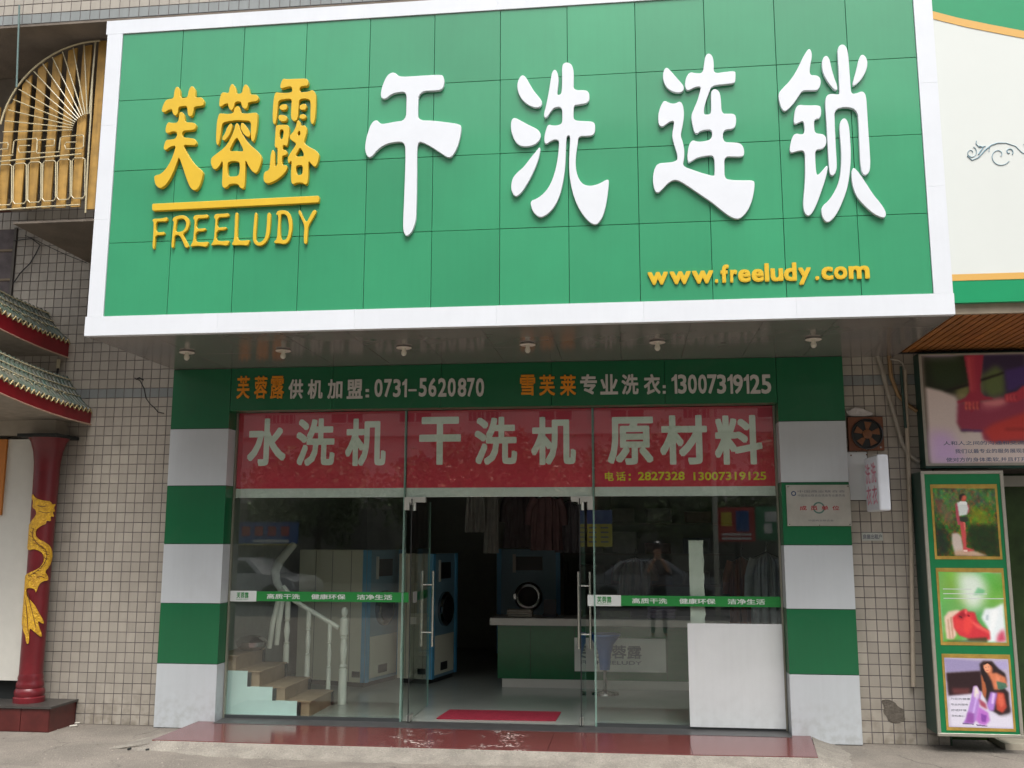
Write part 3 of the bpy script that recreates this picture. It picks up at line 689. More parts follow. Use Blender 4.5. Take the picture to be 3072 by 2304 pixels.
# fascia over the glass
fb=thing('fascia_board','dark green phone number board under the sign soffit','board',(3.45,.1,2.98))
sx_=[.644]+[at(u,1150,0).x for u in (998,1323,1654,1994)]+[6.267]
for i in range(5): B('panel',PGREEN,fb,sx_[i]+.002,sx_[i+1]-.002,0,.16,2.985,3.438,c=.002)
q=MB(); q.box(.644,6.267,.02,.19,3.0,3.43); q.obj('core',DARK,fb)
O6=((600,1000),.36167); O7=((1200,1000),.36167); O8=((1900,1000),.36167)
FD=.014
row([('芙',300,415),('蓉',445,560),('露',580,700)],*O6,352,542,0,FD,LORANGE,fb,.016)
row([('供',730,855),('机',890,1018),('加',1055,1182),('盟',1215,1350)],*O6,380,542,0,FD,LGREY,fb,.026)
row([(':',1373,1400,462,530),('0',1445,1515),('7',1525,1590),('3',1600,1665),('1',1676,1716),('-',1728,1795,462,480)],*O6,378,528,0,FD,LGREY,fb,.022)
row([('5',155,222),('6',235,303),('2',315,385),('0',395,462),('8',478,550),('7',555,618),('0',628,697)],*O7,370,525,0,FD,LGREY,fb,.022)
row([('雪',995,1120),('芙',1155,1285),('莱',1328,1458)],*O7,342,516,0,FD,LORANGE,fb,.020)
row([('专',1495,1632),('业',1662,1806),('洗',1840,1976),('衣',2025,2157),(':',2180,2204,430,500)],*O7,337,507,0,FD,LGREY,fb,.026)
row([('1',320,362),('3',372,440),('0',455,525),('0',540,607),('7',617,690),('3',697,767),('1',785,823),('9',830,907),('1',920,958),('2',972,1050),('5',1065,1140)],*O8,340,500,0,FD,LGREY,fb,.022)
# glass front
YG=.20
JX1=at(1210,1700,YG).x; JX2=at(1783,1700,YG).x; GX0=.645; GX1=6.266; ZT=2.984; ZM=2.085; ZG=-.145
gf=thing('glass_shopfront','fixed clear glass shop front with red film across its top panes','shopfront',(3.45,YG,ZG))
def pane(x0,x1,z0,z1,par=gf,y=YG,name='pane'):
    q=MB(); q.box(x0,x1,y-.005,y+.005,z0,z1); return q.obj(name,GLASS,par)
for a,b in ((GX0,JX1),(JX1,JX2),(JX2,GX1)): pane(a+.004,b-.004,ZM+.002,ZT)
pane(GX0,JX1-.004,ZG,ZM-.004); pane(JX2+.004,GX1,ZG,ZM-.004)
for x in (JX1,JX2):
    q=MB(); q.box(x-.006,x+.006,YG-.012,YG+.08,ZG,ZT); q.obj('glass_fin',glassmat('fin_glass',tint=(.55,.78,.70),dirt=.25) if 'fin_glass' not in MATS else MATS['fin_glass'],gf)
    q=MB(); q.box(x-.0075,x-.0035,YG-.016,YG-.012,ZG,ZT); q.box(x+.0035,x+.0075,YG-.016,YG-.012,ZG,ZT); q.obj('bright_edge',GEDGE,gf)
for x,s_ in ((GX0,1),(GX1,-1)):
    q=MB(); q.box(x,x+s_*.018,YG-.02,YG+.02,ZG,ZT); q.obj('edge_bead',mat('edge_bead',(.30,.30,.24),.35,metal=.5),gf)
q=MB(); q.box(GX0,JX1,YG-.012,YG+.02,ZG-.003,ZG+.03); q.obj('bottom_rail',mat('rail_dark',(.10,.11,.11),.35,metal=.6),gf)
q=MB(); q.box(JX2,GX1,YG-.012,YG+.02,ZG-.003,ZG+.03); q.obj('bottom_rail',MATS['rail_dark'],gf)
# films behind the glass
zf=at(1500,1462,YG).z; zf2=at(1500,1490,YG).z
for a,b in ((GX0+.02,JX1-.012),(JX1+.014,JX2-.012),(JX2+.014,GX1-.02)):
    q=MB(); q.box(a,b,YG+.012,YG+.016,zf,ZT-.0); q.obj('red_film',FILM,gf)
    q=MB(); q.box(a,b,YG+.012,YG+.016,zf2,zf-.001); q.obj('white_strip',STRIP,gf)
fy=YG+.0115; 
row([('水',385,722),('洗',790,1125),('机',1200,1546)],*O6,704,1102,fy,.002,LFILM,gf,.030)
row([('干',155,507),('洗',615,972),('机',1088,1456),('原',1725,2097)],*O7,690,1092,fy,.002,LFILM,gf,.030)
row([('材',225,607),('料',680,1062)],*O8,676,1090,fy,.002,LFILM,gf,.030)
row([('电',1700,1772,1148,1224),('话',1792,1872,1148,1224),(':',1897,1913,1165,1220)],*O7,0,0,fy,.002,LFY,gf,.02)
a=at(1900+40*.36167,1000+1220*.36167,fy); b=at(1900+425*.36167,1000+1147*.36167,fy); textline('2827328',a.x,b.x,a.z,b.z,fy,.002,LFY,gf,.02)
a=at(1900+500*.36167,1000+1220*.36167,fy); b=at(1900+1100*.36167,1000+1147*.36167,fy); textline('13007319125',a.x,b.x,a.z,b.z,fy,.002,LFY,gf,.02)
# waist-high stickers
def sticker(x0,x1,xw,zc,label):
    th=thing('window_sticker',label,'sticker',((x0+x1)/2,YG,zc-.055))
    y=YG-.0062; B('green_strip',GREENSTICK,th,xw,x1,y-.0006,y,zc-.05,zc+.05); B('white_box',WSTICK,th,x0,xw,y-.0007,y,zc-.054,zc+.054)
    ww=xw-x0; textline('芙蓉露',x0+ww*.28,x0+ww*.72,zc-.022,zc+.040,y-.0008,.0004,GREENSTICK,th,.02)
    textline('FREELUDY',x0+ww*.28,x0+ww*.72,zc-.040,zc-.028,y-.0008,.0004,GREENSTICK,th,.0)
    L=x1-xw
    for s_,f0,f1_ in (('高质干洗',.07,.29),('健康环保',.365,.59),('洁净生活',.665,.895)):
        textline(s_,xw+L*f0,xw+L*f1_,zc-.026,zc+.026,y-.0008,.0004,WSTICK,th,.018)
A=at(678,1787,YG); A2=at(1226,1793,YG)
sticker(.60+.048,at(1226,1793,YG).x,at(770,1787,YG).x,(A.z+A2.z)/2,'green slogan sticker strip across the left shop window by the stairs')
A=at(1763,1802,YG); sticker(A.x,GX1-.004,at(1863,1802,YG).x,at(2000,1803,YG).z,'green slogan sticker strip across the right shop window over the white board')
# doors
def door(xh,label,side):
    th=thing('glass_door',label,'door',(xh,YG,ZG),0)
    y0,y1=YG-.05,YG+.90; zt_=ZM-.02
    q=MB(); q.box(xh-.005,xh+.005,y0,y1,ZG+.012,zt_); q.obj('pane',GLASS,th)
    q=MB(); q.box(xh-.0052,xh+.0052,y0-.004,y0,ZG+.012,zt_); q.obj('dark_edge',DARK,th)
    q=MB(); q.box(xh-.0052,xh+.0052,y1,y1+.004,ZG+.012,zt_); q.obj('pane_edge',GEDGE,th)
    for z in ((zt_-.06,zt_),(ZG+.012,ZG+.07)):
        q=MB(); q.box(xh-.016,xh+.016,y0+.004,y0+.14,*z); q.obj('patch_fitting',BRUSH,th)
    yh=YG+.80; z0,z1=.50,1.31
    for s_ in (-1,1):
        x=xh+s_*.062; q=MB(); q.tube([(x,yh,z0),(x,yh,z1)],.0145,14); h=q.obj('handle',STEEL,th,smooth=True)
        for z in (z0+.15,z1-.15):
            q=MB(); q.tube([(xh+s_*.004,yh,z),(x,yh,z)],.011,10); q.obj('handle_post',STEEL,h,smooth=True)
    return th
dL=door(at(1232,1900,YG).x,'left glass door standing open into the shop beside the blue machine','L')
dR=door(at(1743,1900,YG).x,'right glass door standing open in front of the green counter','R')
# sticker stub on open left door
x=at(1232,1900,YG).x
q=MB(); q.box(x-.0075,x-.0055,YG+.30,YG+.86,1.02,1.11); o=q.obj('door_sticker',GREENSTICK,dL)
q=MB(); q.box(x+.0055,x+.0075,YG+.06,YG+.24,1.01,1.12); o=q.obj('door_tag',mat('tag_grey',(.35,.35,.33),.4),dL)
# top patch fittings above the doors
for (u0,u1,lab,s_) in ((1213,1277,'stepped metal top hinge fitting of the left glass door',1),(1713,1778,'stepped metal top hinge fitting of the right glass door',-1)):
    a=at(u0,1500,YG-.02).x; b=at(u1,1500,YG-.02).x; xo=a if s_>0 else b
    q=MB(); q.box(a,b,YG-.022,YG+.022,ZM-.055,ZM-.002); q.box(xo,xo+s_*.055,YG-.021,YG+.021,ZM-.135,ZM-.055); 
    xm=(a+b)/2-s_*.005; q.tube([(xm,YG,ZM-.056),(xm,YG,ZM-.14)],.016,8)
    tag(q.obj('door_fitting',BRUSH),lab,'fitting')
# ============================================================ INTERIOR
IF=-.150
q=MB(); q.box(.25,6.65,.246,7.0,IF-.05,IF); struct(q.obj('interior_floor',IFLOOR))
q=MB(); q.box(.25,6.65,7.0,7.1,IF,3.3); struct(q.obj('interior_back_wall',IWALL))
q=MB(); q.box(.15,.25,.22,7.1,IF,3.3); struct(q.obj('interior_left_wall',IWALL))
q=MB(); q.box(6.65,6.75,.22,7.1,IF,3.3); struct(q.obj('interior_right_wall',IWALL))
q=MB(); q.box(.15,6.75,.22,7.1,3.3,3.4); struct(q.obj('interior_ceiling',IDARK))
# side cheeks closing the gaps between wall plane and interior
q=MB(); q.box(.15,.64,.222,.245,IF,3.3); q.box(6.27,6.75,.222,.245,IF,3.3); struct(q.obj('interior_front_wall',IWALL))
# mat
q=MB(); q.prismz([(2.82,.40),(4.03,.43),(4.05,.93),(2.86,.92)],IF+.002,IF+.012); tag(q.obj('door_mat',MATR),'red rectangular door mat just inside the open doors','mat')
# staircase
sc_=thing('staircase','brown staircase with pale side wall climbing left inside the window','staircase',(1.0,.75,IF))
tr=[(1.372,IF),(1.372,.008),(1.105,.008),(1.105,.142),(.830,.142),(.830,.298),(.565,.298),(.565,.448),(.30,.448),(.30,IF)]
q=MB(); q.prism(tr,.34,.36); q.obj('side_wall',STAIRW,sc_)
steps=[(1.372,.008),(1.105,.142),(.830,.298),(.565,.448),(.30,.59)]
for i,(x,z) in enumerate(steps):
    zl=IF if i==0 else steps[i-1][1]
    x2=x+.13
    if i<4:
        B('riser',STAIRB,sc_,x+.035,x+.125,.36,1.10,zl,z-.012)
        B('tread',STAIRB,sc_,(steps[i+1][0]+.13),x+.145,.345,1.12,z-.014,z)
        B('tread_trim',STAIRD,sc_,x,x+.036,.338,.358,zl,z-.012)
        B('far_trim',STAIRD,sc_,x+.10,x+.15,1.10,1.125,zl,z-.012)
q=MB(); q.prism([(x+.1,z) for x,z in tr],1.10,1.14); q.obj('far_side_wall',STAIRB,sc_)
# railing
rl=thing('stair_railing','white turned baluster railing on the far side of the staircase','railing',(1.3,1.18,IF))
def bal(x,y,z0,z1,r,name='baluster'):
    h=z1-z0; prof=[(r,0),(r,.30),(r*.62,.315),(r*1.1,.33),(r*.6,.35),(r*.75,.42),(r*1.05,.52),(r*.8,.62),(r*.55,.68),(r*1.05,.695),(r*.6,.715),(r*.9,.74),(r*.9,1)]
    q=MB(); q.lathe([(a,z0+b*h) for a,b in prof],x,y,12); return q.obj(name,RAIL,rl,smooth=True)
npx,npy=1.60,1.18
prof=[(.047,IF),(.047,.22),(.03,.235),(.045,.255),(.028,.28),(.034,.34),(.045,.45),(.030,.55),(.045,.57),(.028,.585),(.047,.60),(.047,.77),(.02,.79),(.036,.83),(.038,.86),(.02,.895)]
q=MB(); q.lathe(prof,npx,npy,16); q.obj('newel_post',RAIL,rl,smooth=True)
for (u,vt,vb,r) in ((857,1805,1990,.034),(920,1828,2030,.030),(984,1868,2068,.026)):
    a=at(u,vt,npy); b=at(u,vb,npy); bal(b.x,npy,b.z,a.z,r)
a=at(1016,1883,npy); b=at(884,1803,npy); c=at(845,1760,npy); 
q=MB(); q.tube([(a.x,npy,a.z),(b.x,npy,b.z),(c.x,npy+.05,c.z)],.027,8); q.obj('handrail',RAIL,rl,smooth=True)
P=[(845,1775),(830,1745),(826,1715),(838,1685),(862,1655),(880,1635)]
q=MB(); q.tube([at(u,v,npy+.1+.12*i) for i,(u,v) in enumerate(P)],[.035,.045,.05,.052,.05,.045],10); q.obj('curved_handrail',RAIL,rl,smooth=True)
for (a_,b_,c_) in (((842,1775),(818,1870),(808,1945)),((848,1790),(836,1870),(830,1935))):
    q=MB(); q.tube([at(*a_,1.14),at(*b_,1.14),at(*c_,1.14)],[.034,.030,.026],8); q.obj('baluster',RAIL,rl,smooth=True)
# bottles / polished bowl on the stair
a=at(745,1938,.75)
q=MB(); q.lathe([(.02,.455),(.10,.46),(.16,.50),(.17,.55),(.12,.60),(.04,.615),(.005,.62)],.68,.80,20); tag(q.obj('metal_bowl',CHROME,smooth=True),'shiny upturned metal bowl on the top stair behind the window','bowl')
# dry cleaning machines
def machine(name,label,loc,rot,L,W,H,seams=True):
    """local frame: front face looks to +X, near-front corner at origin; body runs to -X and +Y"""
    t=thing(name,label,'machine',loc,rot,local=True,group='laundry machines in the shop')
    q=MB(); q.box(-L,-.002,0,W,.06,H); q.obj('body',MACH,t)
    q=MB(); q.box(-L+.03,-.03,.03,W-.03,0,.06); q.obj('plinth',BLACKP,t)
    for x0 in (-L*.75,-L*.5,-L*.22):
        q=MB(); q.box(x0-.003,x0+.003,-.004,.0,.07,H-.01); q.obj('seam',mat('seam_grey',(.2,.2,.17),.5),t)
    q=MB(); q.box(-.003,.012,.0,W,.06,H); q.obj('front_panel',MPALE,t)
    for y in (.0,W-.07):
        q=MB(); q.box(.012,.028,y,y+.07,.06,H); q.obj('blue_edge',MBLUE,t)
    q=MB(); q.box(-.05,.0,-.006,.0,.06,H); q.obj('blue_edge',MBLUE,t)
    q=MB(); q.box(.012,.02,.1,W-.1,.10,H*.36); q.obj('lower_panel',MACH,t)
    q=MB(); q.box(.012,.022,W*.3,W*.72,H*.80,H*.93); o=q.obj('display',BLACKP,t)
    q=MB(); q.box(.012,.03,W*.25,W*.30,H*.78,H*.95); q.obj('switch_strip',CTOP,t)
    cy_,cz_=W/2,H*.56
    q=MB(); q.lathe([(.22,.012),(.22,.05),(.19,.07),(.17,.065)],cy_,cz_,28,axis='x'); d=q.obj('door_ring',CHROME,t,smooth=True)
    q=MB(); q.lathe([(.17,.03),(.17,.062),(.10,.075),(.01,.08)],cy_,cz_,24,axis='x'); q.obj('door_glass',BLACKP,d,smooth=True)
    q=MB(); q.box(.05,.085,cy_-.23,cy_-.19,cz_-.04,cz_+.04); q.obj('latch',CHROME,d)
    q=MB(); q.box(-.17,-.06,-.008,.0,.12,.19); q.obj('grille',BLACKP,t)
    q=MB(); q.box(.02,.028,W*.35,W*.6,.14,.24); q.obj('vent',BLACKP,t)
    return t
machine('dry_cleaning_machine','large beige and blue cleaning machine nearest the stairs',(1.52,2.36,IF),math.radians(-16),1.0,.86,1.67)
machine('dry_cleaning_machine','second beige and blue cleaning machine seen through the open left door',(2.27,2.74,IF),math.radians(-13),.46,.80,1.62)
machine('dry_cleaning_machine','washing machine with round door behind the counter facing the street',(2.72,5.7,IF),math.radians(-90),.8,1.0,1.66)
# counter
ct=thing('counter','long green fronted service counter with white top','counter',(4.8,2.9,IF))
B('top',CTOP,ct,3.05,6.64,2.60,3.25,.60,.685); B('front',CGRN,ct,3.14,6.62,2.67,3.2,-.05,.60); B('plinth',CTOP,ct,3.20,6.6,2.65,3.18,IF,-.05)
for x in (3.55,4.1,5.23): B('seam',DARK,ct,x-.002,x+.002,2.667,2.67,-.05,.60)
B('logo_panel',mat('logo_panel',(.70,.72,.66),.35),ct,4.10,5.215,2.645,2.67,.055,.455)
a=at(1730,1975,2.64)
for s_,u0,u1,v0,v1 in (('芙蓉露',1790,1925,1937,1975),('FREELUDY',1790,1925,1984,1993)):
    A=at(u0,v1,2.644); Bq=at(u1,v0,2.644); textline(s_,A.x,Bq.x,A.z,Bq.z,2.6445,.001,INKG,ct,.02)
A=at(1795,1978,2.644);Bq=at(1925,1980,2.644); B('logo_rule',INKG,ct,A.x,Bq.x,2.643,2.6446,Bq.z,A.z)
a=at(1820,1862,2.9); q=MB(); q.box(a.x-.08,a.x+.30,2.85,2.95,.687,.77); tag(q.obj('brochure_box',mat('brochure',(.12,.17,.06),.5,noise=.3,nscale=30)),'small green box of leaflets standing on the counter','box')
for i,(u,v,w_,h_,d_,c,l) in enumerate(((1560,1852,.30,.09,.22,(.45,.42,.36),'flat stack of folded pale linen on the left end of the counter'),(1650,1850,.16,.22,.2,(.06,.06,.07),'dark cash terminal on the counter beside the linen'),(1985,1862,.34,.16,.25,(.35,.30,.42),'folded lilac laundry bundle on the right part of the counter'))):
    p=at(u,v,2.9); m_=mat('clutter_%d'%i,c,.8,noise=.2,nscale=12)
    if i==1:
        t_=thing('cash_terminal',l,'terminal',(p.x,2.9,.687)); B('base',m_,t_,p.x-.09,p.x+.09,2.8,2.98,.687,.72); q=MB(); q.add([(p.x-.08,2.86,.72),(p.x+.08,2.86,.72),(p.x+.08,2.90,.90),(p.x-.08,2.90,.90),(p.x-.08,2.90,.72),(p.x+.08,2.90,.72),(p.x+.08,2.93,.90),(p.x-.08,2.93,.90)],[(0,1,2,3),(4,7,6,5),(0,4,5,1),(3,2,6,7),(0,3,7,4),(1,5,6,2)]); q.obj('screen',BLACKP,t_)
    else:
        t_=thing('folded_laundry',l,'laundry',(p.x,2.9,.687)); n_=3 if i==0 else 4
        for k in range(n_):
            q=MB(); z_=.687+k*h_/n_; q.cbox(p.x-w_/2+random.uniform(-.01,.01),p.x+w_/2+random.uniform(-.01,.01),2.8,2.8+d_,z_,z_+h_/n_-.003,c=.010); q.obj('folded_cloth',m_,t_)
sh=thing('wall_shelf','dim shelf of wrapped laundry on the back wall','shelf',(4.6,6.8,1.2))
for z in (.9,1.4,1.9): B('board',mat('shelf_board',(.3,.28,.24),.6),sh,3.2,6.5,6.6,6.99,z,z+.03)
for k in range(16):
    z=(.93,1.43,1.93)[k%3]; x=3.3+ (k//3)*.58+random.uniform(0,.1); B('bundle',mat('bundle_%d'%(k%4),[(.4,.38,.34),(.25,.3,.4),(.4,.25,.22),(.5,.5,.48)][k%4],.8,noise=.2),sh,x,x+.42,6.62,6.95,z,z+random.uniform(.15,.36),c=.02)
# stool
stl=thing('bar_stool','blue flared bar stool on a chrome stem in front of the counter','stool',(4.50,2.2,IF))
q=MB(); q.lathe([(.06,.13),(.075,.30),(.11,.42),(.17,.50),(.20,.53),(.195,.545),(.03,.52)],4.48,2.25,24); q.obj('seat',BLUEP,stl,smooth=True)
q=MB(); q.lathe([(.02,-.12),(.02,.13)],4.48,2.25,14); q.obj('stem',CHROME,stl,smooth=True)
q=MB(); q.lathe([(.17,IF),(.16,IF+.02),(.04,IF+.035),(.03,IF+.05)],4.48,2.25,24); q.obj('foot',CHROME,stl,smooth=True)
# hanging clothes
def garment(x,y,zt,w,h,col,label,kind='shirt',rot=0,seed=0):
    rr=random.Random(seed); m=mat('cloth_%d'%seed,col,.9,noise=.25,nscale=6,bump=.3,bscale=8)
    t=thing('hanging_garment',label,'garment',(x,y,zt-h),rot,local=True,group='clothes hanging in the shop')
    nx,nz=22,26; V=[];F=[]
    ph=rr.random()*6
    for sgn in (-1,1):
        base=len(V)
        for j in range(nz+1):
            f=j/nz
            sh=min(1,f/.10)**.6*.55+.45 if kind=='shirt' else .8
            wd=w*(sh)*(1+.18*f*rr.uniform(.97,1.03))
            for i in range(nx+1):
                s_=i/nx-.5; X=s_*wd; fold=.025*math.sin(s_*24+ph+f*2)*(.3+f)+.012*math.sin(s_*53+ph*2+3*f)
                th_=.05*math.cos(s_*math.pi)*(.6+.6*f)
                V.append((X,sgn*th_+fold,h*(1-f)-abs(s_)*.28*w*(1 if j==0 else max(0,1-f*6))))
        for j in range(nz):
            for i in range(nx):
                a_=base+j*(nx+1)+i; F.append((a_,a_+1,a_+nx+2,a_+nx+1) if sgn<0 else (a_,a_+nx+1,a_+nx+2,a_+1))
    q=MB(); q.add(V,F)
    o=q.obj('cloth',m,t,smooth=True)
    if kind=='shirt':
        for sg in (-1,1):
            q=MB(); q.tube([(sg*w*.42,0,h*.93),(sg*w*.60,.01,h*.72),(sg*w*.66,.02,h*.45)],[.055,.05,.045],10); q.obj('sleeve',m,t,smooth=True)
    q=MB(); q.tube([(-w*.4,0,h-.05),(0,0,h+.01),(w*.4,0,h-.05)],.006,6); q.tube([(0,0,h+.01),(0,0,h+.07),(.02,0,h+.10),(0,0,h+.115)],.004,6); q.obj('hanger',CHROME,t)
    return t
gs=[(1425,1545,3.4,.30,.75,(.30,.30,.27),'pale trousers hanging left of the doorway','trousers'),
    (1475,1545,3.6,.22,.95,(.40,.40,.36),'long white cloth hanging in the doorway centre','trousers'),
    (1560,1540,3.9,.42,.8,(.12,.10,.10),'dark brown jacket hanging over the washing machine','shirt'),
    (1640,1530,3.5,.40,.75,(.20,.12,.12),'dull pink blouse hanging above the counter','shirt'),
    (1708,1520,3.7,.36,.7,(.16,.15,.16),'grey shirt hanging behind the right door','shirt'),
    (2300,1690,1.9,.34,.95,(.34,.36,.36),'pale grey coat hanging behind the right window','shirt'),
    (2225,1700,2.6,.30,.8,(.20,.07,.04),'rust coloured dress hanging beside the grey coat','shirt'),
    (1905,1700,3.6,.40,.55,(.25,.24,.22),'beige shirt hanging over the counter end','shirt')]
for i,(u,v,Y,w_,h_,col,lab,k) in enumerate(gs):
    p=at(u,v,Y); top=p.z+.12 if i>4 else 2.35-.08*i+.15
    garment(p.x,Y,top,w_,h_ if i<5 else h_,col,lab,k,random.uniform(-.5,.5),i+1)
rk=thing('clothes_rail','steel rail spanning the dark shop for hanging clothes','rail',(4.2,3.5,2.62))
q=MB(); q.tube([(2.4,3.45,2.62),(6.6,3.45,2.62)],.016,10); q.obj('bar',CHROME,rk,smooth=True)
for x in (2.8,4.6,6.3):
    q=MB(); q.tube([(x,3.45,2.62),(x,3.45,3.3)],.008,8); q.obj('rod',CHROME,rk)
# price list sheet
pr_=thing('price_list','yellow and blue price list sheet hanging above the counter','poster',(4.6,1.9,1.6))
A=at(1762,1640,1.9); Bq=at(1836,1530,1.9)
zm=at(1800,1572,1.9).z
B('yellow_part',mat('sheet_yellow',(.32,.30,.05),.5),pr_,A.x,Bq.x,1.895,1.9,A.z,zm); B('blue_part',mat('sheet_blue',(.04,.07,.22),.5),pr_,A.x,Bq.x,1.895,1.9,zm+.001,Bq.z)
for k in range(4):
    for j,xx in enumerate((A.x+.02,A.x+.16)):
        z=zm-.04-k*.055; B('print_line',INKG,pr_,xx,xx+.09,1.893,1.8949,z-.012,z+.006)
q=MB(); q.tube([(A.x+.02,1.9,Bq.z),(A.x+.02,1.9,3.3)],.003,5); q.tube([(Bq.x-.02,1.9,Bq.z),(Bq.x-.02,1.9,3.3)],.003,5); q.obj('cord',DARK,pr_)
# white boards behind the right window
A=at(2070,2170,YG-.03); Bq=at(2356,1873,YG-.03)
wb=B('white_board',BOARD,None,A.x,6.245,YG-.034,YG-.018,ZG+.022,Bq.z); tag(wb,'large blank white board leaning on the right shop window','board')
A=at(2072,1873,YG+.05); Bq=at(2109,1622,YG+.05)
q=MB(); 
zz=[A.z+.002+i*(Bq.z-A.z)/16 for i in range(17)]; poly=[(A.x,zz[0])]+[(Bq.x+random.uniform(-.008,.006),z) for z in zz]+[(A.x,zz[-1])]
q.prism(poly,YG+.042,YG+.05); tag(q.obj('white_strip_board',mat('strip_board',(.50,.53,.47),.5,noise=.08)),'tall narrow off-white strip with ragged edge above the white board','board')
# ============================================================ BIG SIGN
SY=-1.7285
sg=thing('shop_sign','huge green shop sign with white frame and raised white and yellow characters','sign',(3.7,SY+.8,3.44))
ix0,ix1,iz0,iz1=.1665,7.268,3.6126,6.328
cx=[ix0]+[.7584+.5952*i for i in range(11)]+[ix1]; rz=[iz0,4.2926,4.9766,5.6606,iz1]
for i in range(12):
    for j in range(4):
        q=MB(); q.cbox(cx[i]+.0022,cx[i+1]-.0022,SY,SY+.02,rz[j]+.0022,rz[j+1]-.0022,c=.0015); o=q.obj('panel',SGREEN,sg)
        o.rotation_euler=(random.uniform(-.0025,.0025),0,random.uniform(-.0025,.0025))
XR=7.4235; q=MB(); q.box(.01,XR-.01,SY+.024,-1.25,3.46,6.45); q.obj('core',DARK,sg)
# frame bars, each in seamed lengths
ZB,ZTP=3.438,6.4635
for k in range(6):
    a=0 if k==0 else XR*k/6; b=XR*(k+1)/6
    q=MB(); q.cbox(a+.0003,b-.0003,SY-.012,SY+.05,ZB,iz0,c=.0008); q.obj('frame_bar',SWHITE,sg)
    q=MB(); q.cbox(a+.0003,b-.0003,SY-.012,SY+.05,iz1,ZTP,c=.0008); q.obj('frame_bar',SWHITE,sg)
for k in range(3):
    z0=iz0+(iz1-iz0)*k/3; z1=iz0+(iz1-iz0)*(k+1)/3
    q=MB(); q.cbox(.016,ix0,SY-.012,SY+.05,z0+.0003,z1-.0003,c=.0008); q.obj('frame_bar',SWHITE,sg)
    q=MB(); q.cbox(ix1,XR-.006,SY-.012,SY+.05,z0+.0003,z1-.0003,c=.0008); q.obj('frame_bar',SWHITE,sg)
q=MB(); q.box(.005,.012,SY+.05,-1.3,3.46,6.44); q.obj('side_panel',SWHITE,sg)
q=MB(); q.box(XR-.012,XR-.005,SY+.05,-1.3,3.46,6.44); q.obj('side_panel',SWHITE,sg)
# soffit panels
sfx=[0]+[.6+.5925*i for i in range(12)]; sfx=[x for x in sfx if x<XR-.2]+[XR]
for i in range(len(sfx)-1):
    for (ya,yb) in ((SY+.052,-.80),(-.797,.0)):
        if yb==.0: yb=-.002
        q=MB(); x0,x1=sfx[i]+.0015,sfx[i+1]-.0015; q.box(x0,x1,ya,yb,3.440,3.446); o=q.obj('soffit_panel',SOFFIT,sg); o.rotation_euler=(random.uniform(-.0015,.0015),random.uniform(-.003,.003),0)
q=MB(); q.box(6.91,XR,.0,.098,3.441,3.447); q.obj('soffit_return',SOFFIT,sg)
q=MB(); q.box(.01,XR-.01,SY+.06,.0,3.45,3.458); q.obj('soffit_core',DARK,sg)
# lights
names=['leftmost','second from the left','third from the left','fourth from the left','fifth from the left','rightmost']
dl0=None
for i,(u,v) in enumerate(((561,1057),(850,1052),(1212,1043),(1583,1034),(1972,1027),(2440,1018))):
    p=atz(u,v,3.43); t=thing('downlight','%s small white downlight under the sign soffit'%names[i],'lamp',(p.x,p.y,3.44),0,'downlights under the sign soffit',local=True)
    if dl0 is None:
        q=MB(); q.lathe([(.045,.0),(.068,-.006),(.074,-.014),(.066,-.018),(.030,-.012)],0,0,20); r_=q.obj('rim',mat('lamp_rim',(.72,.66,.58),.4),t,smooth=True)
        q=MB(); q.lathe([(.018,-.012),(.02,-.04),(.026,-.055),(.024,-.075),(.012,-.088),(.002,-.09)],0,0,14); b_=q.obj('bulb',mat('lamp_bulb',(.62,.60,.50),.3),t,smooth=True); dl0=(r_,b_)
    else:
        for s_ in dl0:
            c=s_.copy(); COL.objects.link(c); c.parent=t
# raised characters
LD=.034
K=.33755
GAN=[[(285,108),(320,118),(350,150),(480,143),(720,128),(742,145),(750,200),(738,250),(700,272),(522,274),(514,430),(514,535),(640,538),(760,552),(890,570),(902,600),(890,690),(860,790),(815,862),(775,866),(730,835),(640,775),(570,735),(505,722),(506,1000),(500,1380),(490,1450),(460,1530),(415,1570),(390,1540),(380,1480),(395,1150),(405,850),(398,725),(300,728),(220,750),(150,800),(100,865),(65,862),(42,800),(50,720),(70,640),(100,560),(145,528),(175,560),(200,570),(300,550),(408,535),(412,400),(414,283),(340,285),(280,300),(225,348),(190,340),(182,300),(200,220),(240,135)]]
XI=[[(195,190),(225,205),(255,255),(290,320),(340,380),(375,425),(370,465),(335,485),(270,470),(205,425),(165,360),(150,290),(165,225)],
[(130,570),(180,595),(260,640),(330,670),(362,710),(360,760),(320,805),(250,828),(180,825),(130,780),(100,700),(95,630),(105,585)],
[(352,830),(360,850),(350,910),(325,990),(280,1090),(230,1180),(180,1250),(135,1275),(105,1235),(97,1180),(110,1110),(150,1060),(210,1010),(270,930),(320,870)],
[(485,138),(510,165),(522,230),(515,300),(505,372),(540,365),(550,330),(552,220),(550,130),(560,90),(595,78),(635,95),(655,150),(655,250),(652,328),(760,325),(790,345),(797,400),(780,440),(700,455),(655,460),(652,540),(656,595),(740,602),(820,605),(845,625),(845,690),(830,725),(780,735),(697,733),(690,800),(672,920),(672,1030),(700,1120),(740,1165),(800,1180),(880,1160),(965,1110),(968,1160),(945,1340),(915,1450),(870,1515),(830,1522),(770,1480),(700,1380),(650,1260),(622,1130),(612,1000),(618,860),(625,733),(605,728),(590,740),(585,860),(580,1010),(560,1150),(530,1270),(480,1370),(420,1430),(360,1462),(310,1430),(280,1380),(268,1310),(330,1290),(400,1235),(450,1160),(490,1050),(515,920),(525,800),(520,768),(480,765),(440,785),(410,808),(392,790),(395,730),(410,670),(428,630),(470,642),(520,638),(552,620),(554,560),(550,475),(485,478),(455,510),(420,565),(395,572),(388,545),(405,480),(425,390),(445,270),(460,170)]]
